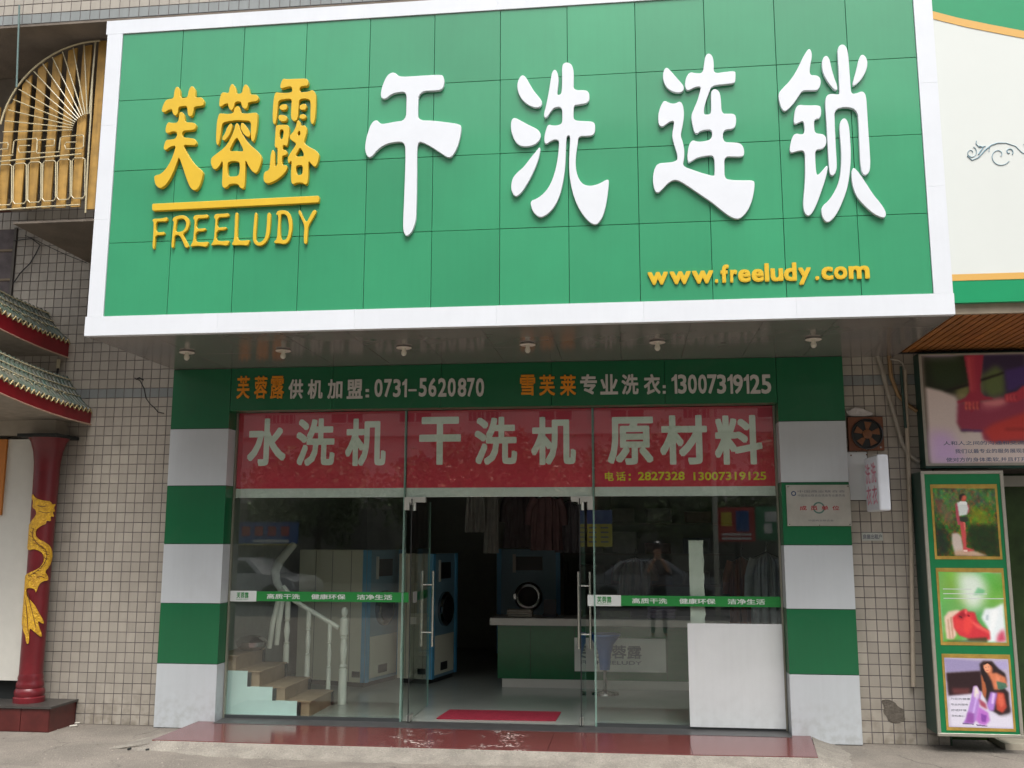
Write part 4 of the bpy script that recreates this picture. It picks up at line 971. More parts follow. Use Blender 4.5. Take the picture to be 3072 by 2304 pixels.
LIAN=[[(205,180),(240,210),(300,280),(350,335),(363,368),(350,400),(300,410),(240,390),(195,350),(172,280),(178,215)],
[(190,478),(230,500),(280,508),(325,482),(350,510),(362,580),(358,650),(345,720),(330,790),(350,840),(365,920),(362,1000),(348,1060),(440,1095),(530,1125),(620,1150),(634,1140),(634,1060),(628,965),(560,968),(480,985),(440,1010),(405,1032),(392,1010),(392,950),(405,870),(435,828),(480,845),(550,840),(610,818),(612,735),(540,738),(505,750),(480,772),(455,765),(445,730),(430,670),(425,610),(450,550),(480,480),(500,410),(515,348),(450,362),(400,390),(377,378),(368,330),(382,265),(415,224),(460,235),(528,237),(540,150),(550,80),(580,55),(615,80),(627,150),(624,238),(720,225),(815,215),(820,240),(818,310),(800,325),(700,335),(610,345),(585,400),(560,470),(540,540),(538,598),(560,604),(602,598),(602,500),(600,420),(610,385),(640,375),(675,395),(690,460),(694,595),(760,595),(810,597),(826,630),(822,700),(800,730),(707,738),(707,845),(780,850),(860,855),(890,890),(898,940),(890,975),(820,978),(720,972),(720,1080),(722,1170),(780,1185),(880,1187),(980,1187),(990,1215),(982,1300),(960,1390),(920,1470),(870,1520),(830,1532),(770,1510),(690,1450),(600,1375),(500,1310),(400,1240),(320,1190),(270,1182),(220,1210),(170,1265),(130,1302),(100,1280),(85,1200),(85,1150),(100,1080),(130,1035),(220,1030),(280,1020),(305,1000),(300,950),(280,890),(262,830),(255,780),(270,700),(275,660),(240,662),(200,690),(165,715),(135,690),(130,620),(145,550),(170,495)]]
SUO=[[(335,95),(358,130),(360,180),(345,240),(338,330),(400,330),(430,350),(438,390),(425,440),(400,462),(300,458),(270,470),(240,520),(190,590),(130,645),(100,620),(80,560),(70,490),(110,440),(170,380),(230,290),(290,160)],
[(250,582),(300,590),(425,588),(438,610),(440,660),(430,700),(380,710),(378,760),(385,830),(460,835),(485,870),(482,930),(450,965),(388,968),(388,1050),(395,1150),(405,1192),(440,1160),(488,1100),(498,1120),(480,1210),(440,1330),(400,1440),(360,1520),(325,1540),(295,1510),(283,1440),(290,1350),(300,1250),(302,1100),(300,975),(240,978),(185,998),(168,980),(175,920),(195,850),(225,828),(260,838),(290,835),(298,800),(292,750),(285,722),(250,735),(215,752),(203,730),(208,670),(220,610)],
[(483,158),(510,185),(525,260),(550,350),(578,420),(578,462),(540,445),(490,380),(455,310),(443,240),(455,180)],
[(795,150),(825,175),(838,220),(830,280),(790,360),(740,410),(708,425),(712,385),(735,310),(755,220),(770,170)],
[(610,63),(650,75),(670,130),(680,260),(690,400),(696,490),(740,488),(790,465),(820,490),(830,560),(840,750),(855,950),(862,1090),(855,1160),(820,1193),(790,1170),(775,1090),(768,950),(762,780),(750,605),(552,605),(556,750),(565,950),(575,1100),(568,1160),(540,1196),(512,1180),(505,1100),(495,950),(488,780),(475,620),(475,520),(510,487),(590,497),(596,490),(592,350),(582,180),(578,100)],
[(630,695),(660,710),(680,770),(688,880),(695,1000),(690,1120),(670,1280),(630,1400),(580,1510),(530,1575),(490,1595),(455,1560),(437,1500),(450,1450),(500,1410),(550,1340),(595,1240),(610,1120),(612,980),(600,850),(595,740)],
[(720,1120),(760,1160),(820,1250),(890,1360),(960,1440),(998,1510),(990,1550),(960,1552),(890,1520),(800,1440),(735,1360),(704,1260),(698,1180),(704,1140)]]
for nm,L,org,k in (('gan',GAN,(1080,180),.33755),('xi',XI,(1500,160),.33771),('lian',LIAN,(1930,140),.33771),('suo',SUO,(2310,110),.34972)):
    outline('character',L,org,k,SY,LD,LWHITE,sg,bev=.003)
FU=[[(375,160),(400,180),(410,230),(412,305),(500,300),(510,230),(535,165),(560,155),(590,180),(598,240),(592,298),(660,292),(690,305),(705,350),(695,400),(580,405),(575,470),(555,525),(520,530),(500,490),(498,400),(440,402),(388,415),(385,470),(365,520),(335,515),(315,480),(312,440),(270,445),(220,480),(190,475),(182,450),(205,380),(240,318),(330,312),(335,240),(350,180)],
[(425,470),(455,490),(465,540),(468,600),(570,605),(600,615),(605,650),(590,695),(500,700),(435,710),(435,785),(540,795),(595,805),(612,850),(600,885),(500,880),(445,880),(480,950),(530,1040),(600,1130),(680,1190),(692,1230),(670,1330),(630,1420),(580,1442),(530,1400),(490,1300),(440,1150),(395,1015),(370,1100),(320,1230),(260,1340),(200,1400),(150,1412),(105,1370),(90,1290),(95,1255),(170,1240),(240,1170),(300,1070),(340,960),(358,885),(290,900),(235,945),(208,935),(210,890),(235,815),(290,815),(365,800),(375,715),(310,712),(255,740),(228,720),(235,650),(265,595),(310,610),(385,605),(395,530),(405,480)]]
RONG=[[(1045,120),(1080,150),(1095,200),(1100,250),(1170,248),(1180,180),(1210,130),(1245,150),(1262,210),(1268,262),(1355,258),(1375,300),(1360,345),(1245,350),(1240,410),(1215,440),(1180,425),(1160,380),(1158,345),(1085,348),(1075,400),(1050,458),(1015,440),(1000,395),(998,365),(950,380),(905,415),(888,395),(895,320),(915,240),(955,232),(1010,245),(1015,180)],
[(1115,395),(1145,420),(1152,485),(1220,495),(1300,485),(1350,480),(1362,500),(1358,600),(1345,720),(1320,830),(1300,842),(1280,815),(1278,700),(1282,585),(1200,580),(1100,575),(1000,590),(930,605),(915,680),(900,800),(880,885),(855,870),(850,800),(855,680),(865,570),(890,490),(930,492),(1000,500),(1068,488),(1075,430)],
[(1030,608),(1052,630),(1045,690),(1010,770),(960,825),(930,820),(925,790),(960,740),(990,660)],
[(1165,602),(1200,620),(1250,690),(1270,740),(1262,785),(1220,775),(1170,720),(1150,650)],
[(1110,605),(1135,640),(1150,700),(1200,790),(1270,880),(1370,960),(1410,1020),(1410,1080),(1370,1200),(1335,1232),(1290,1200),(1240,1120),(1210,1050),(1210,1200),(1200,1400),(1175,1420),(1140,1400),(1120,1355),(1015,1358),(985,1400),(945,1412),(922,1370),(930,1250),(935,1055),(900,1130),(850,1185),(810,1170),(785,1100),(790,1040),(860,985),(960,910),(1020,820),(1075,700),(1088,630)],
[(1105,775),(1140,840),(1190,940),(1175,962),(1100,952),(1010,960),(1040,890)],
[(1000,1090),(1060,1075),(1130,1085),(1145,1120),(1140,1220),(1120,1262),(1060,1268),(1000,1265),(990,1200),(990,1130)]]
LU=[[(1680,60),(1720,72),(1850,65),(1965,62),(1985,90),(1985,130),(1970,155),(1880,158),(1875,235),(1990,225),(2035,200),(2070,230),(2080,300),(2075,450),(2065,580),(2040,632),(2012,600),(2010,500),(2015,400),(2005,310),(1870,310),(1865,420),(1855,560),(1820,590),(1785,575),(1770,530),(1775,400),(1785,310),(1700,315),(1640,325),(1615,350),(1605,450),(1595,560),(1580,628),(1555,620),(1545,560),(1550,420),(1560,300),(1585,225),(1630,240),(1790,240),(1785,160),(1720,165),(1655,188),(1638,170),(1650,110)],
[(1645,385),(1715,375),(1728,400),(1715,450),(1650,450),(1625,425)],[(1625,505),(1710,515),(1730,545),(1710,590),(1640,590),(1615,550)],[(1885,385),(1950,370),(1968,400),(1955,445),(1900,452),(1872,430)],[(1885,505),(1940,500),(1962,525),(1945,560),(1895,560),(1872,545)],
[(1600,634),(1720,628),(1750,650),(1748,740),(1735,850),(1720,900),(1700,880),(1670,885),(1670,940),(1710,940),(1728,970),(1715,1005),(1665,1010),(1660,1070),(1665,1130),(1715,1125),(1728,1150),(1710,1210),(1630,1285),(1560,1330),(1480,1358),(1440,1330),(1432,1270),(1450,1205),(1505,1190),(1515,1100),(1525,990),(1545,930),(1572,960),(1575,1060),(1572,1150),(1605,1130),(1605,1030),(1610,910),(1575,915),(1572,850),(1580,740),(1585,650)],
[(1640,690),(1680,690),(1682,740),(1670,810),(1635,805),(1630,740)],
[(1865,572),(1890,600),(1895,650),(1930,635),(1960,650),(1968,700),(1950,780),(1925,850),(1990,900),(2070,940),(2115,980),(2115,1040),(2090,1130),(2060,1152),(2020,1110),(1985,1070),(1985,1250),(1975,1350),(1950,1370),(1910,1342),(1840,1342),(1800,1368),(1775,1340),(1770,1230),(1780,1090),(1775,1070),(1745,1108),(1732,1080),(1734,1030),(1770,970),(1820,900),(1840,860),(1790,830),(1755,800),(1760,760),(1800,720),(1835,650),(1845,590)],
[(1870,700),(1888,720),(1885,760),(1862,765),(1850,740)],[(1885,905),(1935,990),(1925,1022),(1840,1022),(1830,1000),(1860,950)],[(1850,1130),(1900,1125),(1918,1150),(1915,1230),(1890,1250),(1850,1245),(1835,1210),(1832,1150)]]
for L in (FU,RONG,LU): outline('character',L,(440,220),.24412,SY,.04,LYELL,sg,bev=.003)
outline('underline_bar',[[(66,128),(90,126),(1100,76),(2095,28),(2112,28),(2118,50),(2114,105),(2100,114),(1100,164),(90,215),(72,212),(64,190)]],(440,580),.24412,SY,.04,LYELL,sg,bev=.004,it=1)
E1=[(570,300),(590,265),(680,265),(755,255),(755,300),(700,305),(615,310),(605,435),(690,430),(715,425),(730,440),(705,462),(600,470),(595,590),(660,602),(755,592),(760,610),(735,660),(660,645),(590,645),(540,655),(535,645),(570,590),(580,460),(590,330),(572,315)]
FR=[[[(70,330),(80,312),(180,310),(240,290),(255,300),(250,345),(160,345),(115,348),(108,475),(180,478),(210,470),(220,492),(205,512),(105,512),(100,600),(95,680),(75,682),(70,640),(80,500),(85,350),(75,348)]],
[[(315,320),(340,285),(430,265),(490,280),(525,340),(520,400),(495,460),(440,495),(470,560),(515,640),(510,665),(475,670),(450,610),(405,510),(340,515),(335,600),(328,670),(302,668),(305,600),(320,450),(335,345),(318,340)],[(375,320),(440,305),(480,340),(485,390),(465,440),(430,470),(352,475),(358,400),(370,335)]],
[E1],[[(a+255,b-14) for a,b in E1]],
[[(1085,240),(1115,232),(1125,260),(1115,400),(1112,575),(1180,582),(1260,570),(1265,585),(1240,645),(1170,632),(1050,638),(1045,620),(1072,575),(1080,420)]],
[[(1325,240),(1350,235),(1360,260),(1350,400),(1338,530),(1345,590),(1390,605),(1440,570),(1465,500),(1475,380),(1480,250),(1505,232),(1525,250),(1518,400),(1505,520),(1470,600),(1410,645),(1350,642),(1310,600),(1302,530),(1315,380)]],
[[(1590,250),(1610,212),(1690,205),(1745,225),(1780,300),(1790,420),(1770,530),(1740,600),(1690,625),(1620,612),(1565,612),(1565,590),(1600,560),(1610,400),(1618,270),(1595,265)],[(1655,255),(1700,252),(1735,300),(1750,420),(1735,520),(1705,575),(1645,568),(1640,400),(1648,270)]],
[[(1875,205),(1890,215),(1920,290),(1962,360),(2005,280),(2045,205),(2080,205),(2085,230),(2040,310),(1985,400),(1975,500),(1970,610),(1950,622),(1930,610),(1930,500),(1940,400),(1900,310),(1858,230)]]]
for L in FR: outline('letter',L,(440,580),.24412,SY,.03,LYELL,sg,bev=.003,it=1)
UO=(1900,760); UK=.35262; za=at(UO[0]+1000*UK,UO[1]+240*UK,SY-.03).z; zx=at(UO[0]+1000*UK,UO[1]+130*UK,SY-.03).z; zas=at(UO[0]+1140*UK,UO[1]+80*UK,SY-.03).z; zde=at(UO[0]+1460*UK,UO[1]+262*UK,SY-.03).z; zdt=at(UO[0]+700*UK,UO[1]+215*UK,SY-.03).z
for ch,u0,u1 in (('w',122,295),('w',310,490),('w',500,682),('.',694,722),('f',744,815),('r',825,887),('e',892,1000),('e',1008,1113),('l',1120,1158),('u',1170,1278),('d',1284,1393),('y',1408,1515),('.',1550,1584),('c',1604,1705),('o',1712,1825),('m',1837,2015)):
    x0=at(UO[0]+u0*UK,UO[1]+180*UK,SY-.03).x; x1=at(UO[0]+u1*UK,UO[1]+180*UK,SY-.03).x
    z0=zde if ch=='y' else za; z1=zas if ch in 'fld' else (zdt if ch=='.' else zx)
    glyph(ch,x0,x1,z0,z1,SY,.018,LYELL,sg,.036)
# ============================================================ RIGHT WALL FITTINGS
fan=thing('exhaust_fan','brown square exhaust fan with dark round grille on the tiled wall','fan',(7.1,.08,2.5))
A=at(2548,1352,.04); Bq=at(2648,1250,.04)
q=MB(); q.cbox(A.x,Bq.x,.04,.094,A.z,Bq.z,c=.003); q.obj('board',BROWN,fan)
c=at(2602,1302,.03); 
q=MB(); V=[];F=[]
for r_,y in ((.150,.039),(.150,.022),(.138,.018),(.134,.039)):
    for k in range(32): t=2*math.pi*k/32; V.append((c.x+r_*math.cos(t),y,c.z+r_*math.sin(t)))
for j in range(3):
    for k in range(32): F.append((j*32+k,j*32+(k+1)%32,(j+1)*32+(k+1)%32,(j+1)*32+k))
q.add(V,F); q.obj('ring',BLACKP,fan,smooth=True)
q=MB(); q.lathe([(.135,.0385),(.135,.0365)],c.x,c.z,32,axis='y'); q.obj('opening',DARK,fan)
for k in range(5):
    a_=2*math.pi*k/5+.3; P=[]
    for s_,rr_ in ((-.25,.04),(-.38,.12),(.20,.125),(.25,.05)): P.append((c.x+rr_*math.cos(a_+s_),c.z+rr_*math.sin(a_+s_)))
    q=MB(); q.prism(P,.030,.034); q.obj('blade',mat('blade_brown',(.16,.06,.02),.4),fan)
q=MB(); q.lathe([(.045,.036),(.045,.024),(.03,.02)],c.x,c.z,18,axis='y'); q.obj('hub',MATS['blade_brown'],fan,smooth=True)
for (u,v) in ((2642,1342),(2600,1347)):
    p=at(u,v,.04); q=MB(); q.lathe([(.009,.040),(.009,.036)],p.x,p.z,10,axis='y'); q.obj('screw',STEEL,fan)
fp=outline('foam_patch',[[(1760,632),(1790,640),(1820,618),(1850,612),(1900,622),(1940,640),(1985,655),(1990,672),(1960,690),(1850,690),(1790,686),(1770,660)]],(1900,1000),.36167,.09,.025,FOAM,None,bev=.008,it=1); tag(fp,'blob of white filler foam on top of the brown fan board','foam')
A=at(2549,1500,.088); Bq=at(2590,1356,.088)
bp_=thing('backing_sheet','white backing sheet under the brown fan with two screw holes','sheet',(A.x,.09,A.z)); B('sheet',BOARD,bp_,A.x,Bq.x+.03,.085,.094,A.z,Bq.z)
for u,v in ((2553,1366),(2600,1364)): p=at(u,v,.085); q=MB(); q.lathe([(.008,.0848),(.008,.082)],p.x,p.z,8,axis='y'); q.obj('hole',BROWN,bp_)
lb=thing('light_box_sign','small projecting white light box with pink characters on its side','sign',(7.15,-.2,1.93))
X0=7.06; X1=at(2670,1450,-.49).x; ZA=at(2650,1532,-.49).z; ZBx=at(2650,1362,-.49).z
bmq=MB(); bmq.box(X0,X1,-.49,.02,ZA,ZBx); bx=bmq.obj('case',ACRYL,lb)
bmm=bmesh.new(); bmm.from_mesh(bx.data); bmesh.ops.bevel(bmm,geom=[e for e in bmm.edges if abs(e.verts[0].co.x-e.verts[1].co.x)<1e-4 or True],offset=.02,segments=3,affect='EDGES',profile=.5); bmm.to_mesh(bx.data); bmm.free()
glyph('洗',-.02,-.20,ZA+.26,ZA+.45,X0,.001,PINK,lb,.012,face='-x'); glyph('衣',-.02,-.20,ZA+.06,ZA+.24,X0,.001,PINK,lb,.012,face='-x')
glyph('洗',-.24,-.42,ZA+.26,ZA+.45,X0,.001,PINK,lb,.012,face='-x'); glyph('衣',-.24,-.42,ZA+.06,ZA+.24,X0,.001,PINK,lb,.012,face='-x')
q=MB(); q.box(X0+.03,X1-.03,.02,.094,ZA+.05,ZA+.09); q.box(X0+.03,X1-.03,.02,.094,ZBx-.09,ZBx-.05); q.obj('bracket',STEEL,lb)
dp=thing('door_plate','small grey address plate with black characters on the tiled wall','plate',(7.1,.09,1.65))
A=at(2586,1622,.09); Bq=at(2648,1598,.09); B('plate',mat('plate_grey',(.36,.38,.34),.4),dp,A.x,Bq.x,.09,.0945,A.z,Bq.z); textline('房屋出租户',A.x+.01,Bq.x-.01,A.z+.015,Bq.z-.015,.0898,.0006,INKG,dp,.02)
# pipes
def z5(u,v,Y=.07): return at(2500+u*.3616,850+v*.3616,Y)
for pts,r,m,lab in (([(365,600),(400,700),(450,900),(520,1150),(570,1330),(640,1430),(712,1482)],.022,PIPE,'long grey pipe slanting down the right tiled wall'),
                    ([(462,600),(480,780),(540,930),(620,1010),(695,1062)],.019,PIPEO,'ochre pipe bending toward the billboard edge')):
    q=MB(); q.tube([z5(a,b) for a,b in pts],r,10); tag(q.obj('wall_pipe',m,smooth=True),lab,'pipe','pipes on the right tiled wall')
q=MB(); a=at(2714,1110,.055); b=at(2734,1620,.055); c_=at(2750,2060,.055)
q.tube([(a.x,.055,a.z),(b.x,.055,b.z),(c_.x-.03,.055,c_.z)],.021,12); tag(q.obj('wall_pipe',mat('pipe_cream',(.42,.36,.28),.45,noise=.15),smooth=True),'straight cream conduit running down the tiled wall beside the poster stand','pipe','pipes on the right tiled wall')
q=MB(); q.tube([z5(470,628,.05),z5(540,636,.05),z5(575,660,.05),z5(590,715,.05)],.010,8); tag(q.obj('wall_pipe',PIPE,smooth=True),'thin short grey tube arching into the cream conduit','pipe','pipes on the right tiled wall')
q=MB(); q.tube([z5(560,690,.03),z5(575,900,.03),z5(600,1200,.03)],.014,8); tag(q.obj('wall_pipe',mat('pipe_darkgreen',(.02,.05,.04),.4),smooth=True),'thin dark green pipe behind the cream conduit','pipe','pipes on the right tiled wall')
# plaque on the right pillar
pq=thing('metal_plaque','shiny engraved metal membership plaque on the right pillar','plaque',(6.6,-.01,1.78))
A=at(2363,1578,-.012); Bq=at(2549,1454,-.012); PX,PXX,PZ,PZZ=A.x,Bq.x,A.z,Bq.z
q=MB(); q.cbox(PX,PXX,-.014,-.003,PZ,PZZ,c=.003); q.obj('sheet',PLAQ,pq); W_=PXX-PX; H_=PZZ-PZ
textline('中国商业联合会',PX+W_*.18,PX+W_*.92,PZ+H_*.81,PZ+H_*.87,-.0142,.0006,INKG,pq)
textline('中国商业联合会洗染专业委员会',PX+W_*.18,PX+W_*.92,PZ+H_*.71,PZ+H_*.77,-.0142,.0006,INKG,pq)
textline('中国商业联合会',PX+W_*.33,PX+W_*.72,PZ+H_*.11,PZ+H_*.155,-.0142,.0006,INKG,pq)
for k,ch in enumerate('成员单位'): glyph(ch,PX+W_*(.20+.17*k),PX+W_*(.31+.17*k),PZ+H_*.38,PZ+H_*.49,-.0142,.001,mat('plaque_red',(.30,.02,.03),.5),pq,.02)
def ring(cx_,cz_,r0,r1,y,m,name,par):
    V=[];F=[]; n=28
    for r_ in (r0,r1):
        for k in range(n): t=2*math.pi*k/n; V.append((cx_+r_*math.cos(t),y,cz_+r_*math.sin(t)))
    for k in range(n): F.append((k,(k+1)%n,n+(k+1)%n,n+k))
    q=MB(); q.add(V,F); return q.obj(name,m,par)
ring(PX+W_*.115,PZ+H_*.79,.014,.024,-.0146,mat('plaque_blue',(.03,.06,.14),.4),'logo_ring',pq)
ring(PX+W_*.50,PZ+H_*.44,.042,.056,-.0143,mat('plaque_green',(.07,.16,.13),.4),'emblem_ring',pq)
for i,(fx,fz) in enumerate(((.03,.04),(.97,.04),(.03,.96),(.97,.96),(.5,.02))):
    q=MB(); q.lathe([(.007,-.0142),(.006,-.018)],PX+W_*fx,PZ+H_*fz,10,axis='y'); q.obj('screw',STEEL,pq)
# ============================================================ RIGHT NEIGHBOUR
NY=-1.62
ns=thing('neighbour_sign','white sign of the next shop with curved orange stripe and green bands','sign',(8.6,NY,3.56))
x0=XR+.004; x1=10.5; zb_=3.56; zg=at(2900,842,NY).z; 
B('bottom_green',mat('nsign_green',(.01,.27,.11),.3,noise=.05),ns,x0,x1,NY,NY+.05,zb_,zg); B('orange_line',mat('nsign_orange',(.62,.36,.09),.4),ns,x0,x1,NY-.003,NY+.05,zg+.001,zg+.055)
B('board',mat('nsign_white',(.62,.65,.62),.35,noise=.03,nscale=1),ns,x0,x1,NY+.002,NY+.05,zg+.057,8.0)
def z3(u,v,Y): return at(2000+u*.4846,v*.4846,Y)
up_=[(1560,40),(1625,62),(1800,108),(2000,150),(2212,190),(2600,235),(3200,275)]; lo_=[(1560,92),(1635,112),(1850,165),(2000,195),(2212,236),(2600,285),(3200,330)]
def mono(P): return [(z3(a,b,NY-.004).x,z3(a,b,NY-.004).z) for a,b in P]
U_=mono(up_); L_=mono(lo_)
q=MB(); q.prism(L_+U_[::-1],NY-.002,NY+.0015); q.obj('curved_orange_band',MATS['nsign_orange'],ns)
q=MB(); q.prism(U_+[(U_[-1][0],8.0),(U_[0][0],8.0)],NY-.001,NY+.0012); q.obj('curved_green_field',MATS['nsign_green'],ns)
SCR=mat('scroll_blue',(.20,.32,.38),.5)
def scroll(P,r): 
    q=MB(); q.tube([(lambda p:(p.x,NY-.001,p.z))(z3(a,b,NY)) for a,b in P],r,6); q.obj('scroll_ornament',SCR,ns)
def spiral(cx_,cy_,r0,r1,a0,a1,n=26): return [(cx_+(r0+(r1-r0)*i/n)*math.cos(math.radians(a0+(a1-a0)*i/n)),cy_+(r0+(r1-r0)*i/n)*math.sin(math.radians(a0+(a1-a0)*i/n))) for i in range(n+1)]
scroll(spiral(1885,945,8,38,0,-430),.0028); scroll([(1860,965),(1890,992),(1930,975),(1975,925),(2010,898),(2050,885),(2100,885),(2160,905),(2200,945),(2240,960)],[.003,.004,.005,.006,.005,.004,.003,.003,.003,.003])
scroll(spiral(2060,962,8,70,30,-330),.003); scroll([(1995,940),(2000,905),(2040,885)],.003); scroll([(1918,872),(1915,890),(1935,912),(1975,905)],.0035); scroll([(1935,905),(1960,912),(1930,955)],.006); scroll(spiral(2120,940,6,26,60,400),.004); scroll(spiral(2230,930,8,40,180,-120),.004)
B('trim',mat('trim_cream',(.36,.30,.22),.5,noise=.2),ns,XR+.004,10.5,NY+.052,NY+.088,3.478,3.558)
ws=thing('slatted_soffit','brown wooden slatted soffit under the neighbour sign','soffit',(8.4,-.7,3.47))
k=0; x=7.43
B('backing',DARK,ws,7.43,10.2,NY+.09,.09,3.505,3.52)
while x<9.9:
    B('slat',WOOD,ws,x,x+.052,NY+.09,.088,3.478,3.50); x+=.0685
# billboard
bb=thing('billboard','massage billboard with hands kneading a back above the poster stand','billboard',(8.5,0,2.36))
BY=-.08; A=at(2768,1398,BY); Bq=at(2764,1063,BY); bx0=(A.x+Bq.x)/2; bx1=bx0+1.95; bz0=A.z; bz1=Bq.z
q=MB(); q.box(bx0-.0,bx1,BY+.004,.098,bz0-.02,bz1+.01); q.obj('case',mat('case_darkgreen',(.01,.055,.04),.4),bb)
for (a_,b_,c_2,d_) in ((bx0,bx1,bz0,bz0+.022),(bx0,bx1,bz1-.014,bz1),(bx0,bx0+.024,bz0+.022,bz1-.014)): B('frame_strip',ALU,bb,a_,b_,BY-.008,BY+.004,c_2,d_)
def z8(u,v): return (u,v)
SK=(168,52,56); 
shapes=[([(0,0),(600,0),(600,600),(300,560),(0,480)],(22,28,14),3),
 ([(60,60),(520,40),(560,420),(330,520),(100,420)],(34,52,26),8,.7),([(800,0),(1400,0),(1400,600),(800,650)],(44,34,58),4),
 ([(790,330),(1000,180),(1110,300),(1090,600),(880,650),(780,520)],(96,122,52),6,.7),([(400,520),(600,450),(620,600),(450,680)],(140,138,84),5,.7),
 ([(240,540),(600,430),(1100,280),(1100,305),(600,470),(260,560)],(22,18,14),1),
 ([(0,480),(220,540),(400,620),(460,720),(420,1000),(450,1120),(760,1100),(900,1280),(1900,1280),(2600,1100),(2600,1600),(0,1600)],(184,172,168),3),
 ([(0,1100),(300,1120),(500,1600),(0,1600)],(176,148,190),12,.9),
 ([(430,700),(560,720),(760,700),(1040,650),(1346,560),(2600,500),(2600,1180),(1346,1240),(860,1270),(750,1240),(730,1110),(450,1090),(400,990)],(132,48,70),3),
 ([(740,720),(900,690),(1060,660),(1100,740),(900,800),(750,800)],(190,110,120),8,.7),
 ([(750,1110),(900,1010),(1346,860),(1700,800),(2600,820),(2600,1150),(1346,1240),(860,1265)],(170,52,48),5),
 ([(1060,1080),(2600,1080),(2600,1110),(1060,1105)],(96,20,26),3,.8),
 ([(560,30),(840,30),(800,250),(770,380),(760,560),(800,620),(900,640),(940,670),(820,680),(740,690),(730,780),(690,815),(660,790),(640,830),(600,850),(590,800),(540,820),(510,790),(540,700),(440,720),(420,690),(540,640),(600,560),(600,380),(580,200)],(140,38,58),2),
 ([(600,40),(700,40),(690,560),(630,560)],(185,70,72),5,.5),
 ([(1090,600),(1250,560),(1346,480),(1700,420),(1800,600),(1346,660),(1250,710),(1080,710)],(160,45,60),2),
 ([(1110,260),(1400,200),(2600,0),(2600,420),(1346,470),(1230,540),(1130,560)],(60,42,96),4),
 ([(1500,0),(2600,0),(2600,400),(1900,500)],(40,36,60),6)]
for fx in (545,595,650,700):
    shapes.append(([(fx-16,690),(fx+18,690),(fx+12,800),(fx-2,825),(fx-16,795)],(196,92,80),1,.8)); shapes.append(([(fx+19,700),(fx+25,700),(fx+18,800),(fx+12,800)],(70,18,32),1,.8)); shapes.append(([(fx-12,775),(fx+8,775),(fx+4,800),(fx-8,800)],(225,140,90),1,.8))
for fx in (1120,1170,1220): shapes.append(([(fx-16,610),(fx+14,605),(fx+10,690),(fx-10,695)],(190,80,84),1,.8)); shapes.append(([(fx+15,612),(fx+20,612),(fx+16,690),(fx+10,690)],(80,20,36),1,.8))
shapes.append(([(450,1080),(760,1100),(740,1120),(450,1110)],(70,34,90),1,.8)); shapes.append(([(600,60),(640,60),(645,560),(620,560)],(176,70,78),2,.6)); shapes.append(([(760,700),(1060,665),(1120,720),(980,760),(800,745)],(205,135,130),4,.6))
ox,oy,ks=2780,1060,292/1346
zA=at(ox,oy+30*ks,BY); 
def zz8(x,z): return ((x-at(ox,1200,BY).x)/((at(ox+292,1200,BY).x-at(ox,1200,BY).x)/1346),)
wpx=(at(ox+292,1200,BY).x-at(ox,1200,BY).x)/1346; xl=((bx0+.024)-at(ox,1200,BY).x)/wpx; xr_=(bx1-at(ox,1200,BY).x)/wpx
printed('printed_picture',bb,((bx0+.024,BY-.0015,bz1-.014),(bx1,BY-.0015,bz1-.014),(bx0+.024,BY-.0015,bz0+.022),(bx1,BY-.0015,bz0+.022)),painter((120,110,100),[(tuple(sh[:1])+(tuple(min(255,c*1.22+8) for c in sh[1]),max(1,int(sh[2]*.7)))+tuple(sh[3:])) for sh in shapes],(xl,28,xr_,1560),6,2),300,170)
INKB=mat('ink_bluegrey',(.10,.13,.24),.6)
for s_,u0,u1,v0,v1 in (('人和人之间的沟通和交流',190,1300,1212,1268),('我们以最专业的服务展现我们',345,1420,1322,1382),('使对方的身体柔软,并且打开心灵',212,1500,1440,1500)):
    X=lambda u: at(ox,1200,BY).x+u*wpx
    z1=at(ox+600*ks,oy+v0*ks,BY).z; z0=at(ox+600*ks,oy+v1*ks,BY).z
    textline(s_,X(u0),X(u1),z0,z1,BY-.0018,.0006,INKB,bb,.008)
# standing light box with three pictures
sb=thing('poster_stand','tall green poster stand with three gold framed pictures','poster stand',(7.9,-.2,GZ))
PY=-.25; a=at(2773,1413,PY); b=at(3026,1416,PY); c_=at(2801,2212,PY); d_=at(3052,2210,PY)
sx0=(a.x+c_.x)/2; sx1=(b.x+d_.x)/2; sz0=(c_.z+d_.z)/2; sz1=a.z
q=MB(); q.box(sx0+.006,sx1-.006,PY+.004,.094,sz0+.01,sz1-.004); q.obj('case',mat('case_darkgreen',(.01,.055,.04),.4),sb)
B('face',LBGREEN,sb,sx0+.03,sx1-.03,PY-.001,PY+.01,sz0+.03,sz1-.03)
for a_,b_,c2,d2 in ((sx0,sx1,sz0,sz0+.03),(sx0,sx1,sz1-.03,sz1),(sx0,sx0+.03,sz0+.03,sz1-.03),(sx1-.03,sx1,sz0+.03,sz1-.03)): B('frame_bar',ALU,sb,a_,b_,PY-.012,PY+.012,c2,d2,c=.004)
for x in (): B('foot',BLACKP,sb,x,x+.05,PY+.01,-.06,GZ,sz0+.01)
Zs=[(1450,1681),(1704,1935),(1963,2190)]
